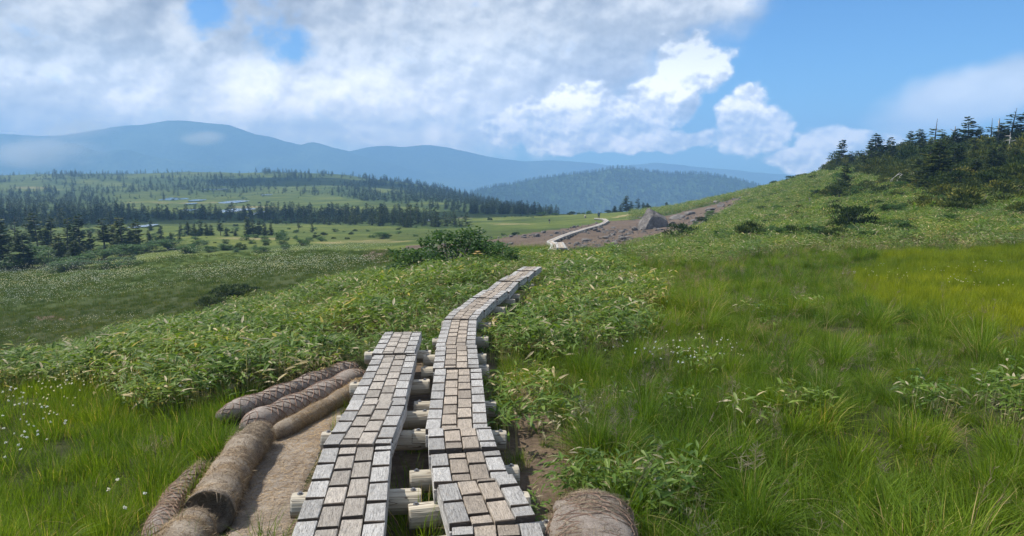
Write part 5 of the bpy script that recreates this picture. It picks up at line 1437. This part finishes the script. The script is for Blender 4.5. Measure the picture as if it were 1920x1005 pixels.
# loose stones on the bare ground: too many and too small to single out
n = 4500; t = rng.uniform(-.2, .36, n); yy_ = np.exp(rng.uniform(math.log(48), math.log(190), n)); xx_ = t * yy_; zz_ = ground(xx_, yy_); uu_, vv_ = proj(xx_, yy_, zz_)
k = inpoly(uu_, vv_ + 5 * fbm(xx_ * .2, yy_ * .2, 2, 8), P_SCREE) & (fbm(xx_ * .12, yy_ * .12, 3, 71) > -.15)
coll('stone', ROCKS)
scatter('loose_stones', 'stone', np.column_stack([xx_, yy_, zz_])[k], rng.gamma(1.5, .07, k.sum()) + .04, 'loose small stones on the bare brown slope', 'stones', .5, np.full(k.sum(), .7))

# ------------------------------------------------------------------ ponds on the moor
PONDS = [(328,374,17,3.0),(370,376,11,2.0),(395,358,8,1.5),(405,357,22,1.6),(440,380,18,2.0),(360,383,7,1.2),(357,394,11,1.4),(440,395,22,2.2),(492,400,10,2.6),(459,394,12,1.8),(268,426,16,3.0),(75,422,8,1.6),(500,366,8,1.0),(320,372,8,1.0),(470,403,6,1.2),(808,416,10,1.4)]
for i, (u, v, ru, rv) in enumerate(PONDS):
    rv *= 1.5; ru *= 1.15
    x0, y0, z0 = hit(u, v, 150)
    _, ya, _ = hit(u, v + rv, 150); _, yb, _ = hit(u, v - rv, 150)
    rx = ru / F * y0; ry = max(2.5, min(abs(yb - ya) / 2, rx * 2.2)); vs = []; n = 40
    for k in range(n):
        a = 2 * math.pi * k / n; w_ = 1 + .55 * float(fbm(np.array(math.cos(a) * 1.4 + i * 7), np.array(math.sin(a) * 1.4), 3, 60 + i))
        vs.append((x0 + rx * w_ * math.cos(a), y0 + ry * w_ * math.sin(a), 0))
    zt = max(float(ground(np.array([p[0] for p in vs]), np.array([p[1] for p in vs])).max()), z0) + .05
    rim = [(p[0], p[1], zt) for p in vs]
    low = [(x0 + (p[0] - x0) * 1.25, y0 + (p[1] - y0) * 1.25, zt - 2.2) for p in vs]
    fs = [tuple(range(n))] + [(k, k + n, (k + 1) % n + n, (k + 1) % n) for k in range(n)]
    me = mesh('pond', rim + low, fs, [M['water'], M['ground']], False, None, [0] + [1] * n)
    tag(obj('pond', me), kind='structure')

# ------------------------------------------------------------------ the hiker and the marker post
def person():
    x, y, z = fp[-2].x * .4 + fp[-1].x * .6, fp[-2].y * .4 + fp[-1].y * .6, fp[-1].z
    u_, v_ = proj(x, y, z)
    root = empty('person', (x, y, z), (0, 0, 0.15))
    tag(root, 'hiker in dark clothes with a backpack walking away on the distant boardwalk', 'person')
    J = {'pel': (0, 0, .95), 'spi': (0, .02, 1.15), 'che': (0, .05, 1.36), 'nec': (0, .06, 1.50), 'hed': (0, .07, 1.62), 'crn': (0, .07, 1.72),
         'lh': (-.10, 0, .92), 'lk': (-.11, .10, .50), 'la': (-.11, .02, .09), 'lt': (-.12, .16, .04), 'rh': (.10, 0, .92), 'rk': (.11, .02, .49), 'ra': (.11, -.16, .12), 'rt': (.12, -.04, .04),
         'ls': (-.19, .05, 1.42), 'le': (-.25, -.02, 1.16), 'lw': (-.22, .14, .98), 'lf': (-.21, .20, .93), 'rs': (.19, .05, 1.42), 're': (.25, .0, 1.15), 'rw': (.23, .18, 1.00), 'rf': (.22, .24, .95)}
    E = [('pel','spi'),('spi','che'),('che','nec'),('nec','hed'),('hed','crn'),('pel','lh'),('lh','lk'),('lk','la'),('la','lt'),('pel','rh'),('rh','rk'),('rk','ra'),('ra','rt'),('che','ls'),('ls','le'),('le','lw'),('lw','lf'),('che','rs'),('rs','re'),('re','rw'),('rw','rf')]
    Rr = {'pel': .15, 'spi': .14, 'che': .16, 'nec': .055, 'hed': .10, 'crn': .07, 'lh': .10, 'lk': .065, 'la': .045, 'lt': .04, 'rh': .10, 'rk': .065, 'ra': .045, 'rt': .04, 'ls': .07, 'le': .05, 'lw': .036, 'lf': .04, 'rs': .07, 're': .05, 'rw': .036, 'rf': .04}
    ks = list(J); me = bpy.data.meshes.new('body'); me.from_pydata([J[k] for k in ks], [(ks.index(a), ks.index(c)) for a, c in E], [])
    m, b, out = new_mat('hiker_clothes')
    s = b.node('ShaderNodeSeparateXYZ'); b.nt.links.new(b.node('ShaderNodeTexCoord').outputs['Object'], s.inputs[0])
    pbsdf(b, out, b.ramp(b.m('DIVIDE', s.outputs[2], 1.75), [(0, (.03, .03, .035)), (.53, (.05, .05, .06)), (.54, (.04, .07, .11)), (.85, (.04, .07, .11)), (.86, (.45, .30, .22)), (.945, (.06, .07, .09))]), .8)
    b.nt.nodes['Color Ramp'].color_ramp.interpolation = 'CONSTANT'
    me.materials.append(m); body = obj('body', me, root)
    sk = body.modifiers.new('skin', 'SKIN'); sb = body.modifiers.new('sub', 'SUBSURF'); sb.levels = sb.render_levels = 2
    if not me.skin_vertices: me.attributes.new  # created by the modifier
    for i, k in enumerate(ks): me.skin_vertices[0].data[i].radius = (Rr[k], Rr[k] * .85)
    me.skin_vertices[0].data[0].use_root = True
    pm, b, out = new_mat('backpack_cloth'); pbsdf(b, out, (.05, .10, .16), .8)
    bmh = box_mesh('backpack', .32, .22, .52, pm, .06); obj('backpack', bmh, root, (0, -.17, 1.25))
try: person()
except Exception as ex: print('PERSON FAILED', ex)
x, y, z = hit(1030, 419, 100); s = 8 / F * y
root = empty('marker_post', (x, y, z)); tag(root, 'small dark-topped marker post in the green far meadow', 'post')
mb = MB(); mb.limb([Vector((0, 0, -.2)), Vector((0, 0, s * .6))], [s * .09] * 2, 6); obj('post', mb.build('post', [M['palestone']]), root)
obj('post_cap', box_mesh('post_cap', s * .4, s * .25, s * .42, M['bark'], s * .03), root, (0, 0, s * .8))
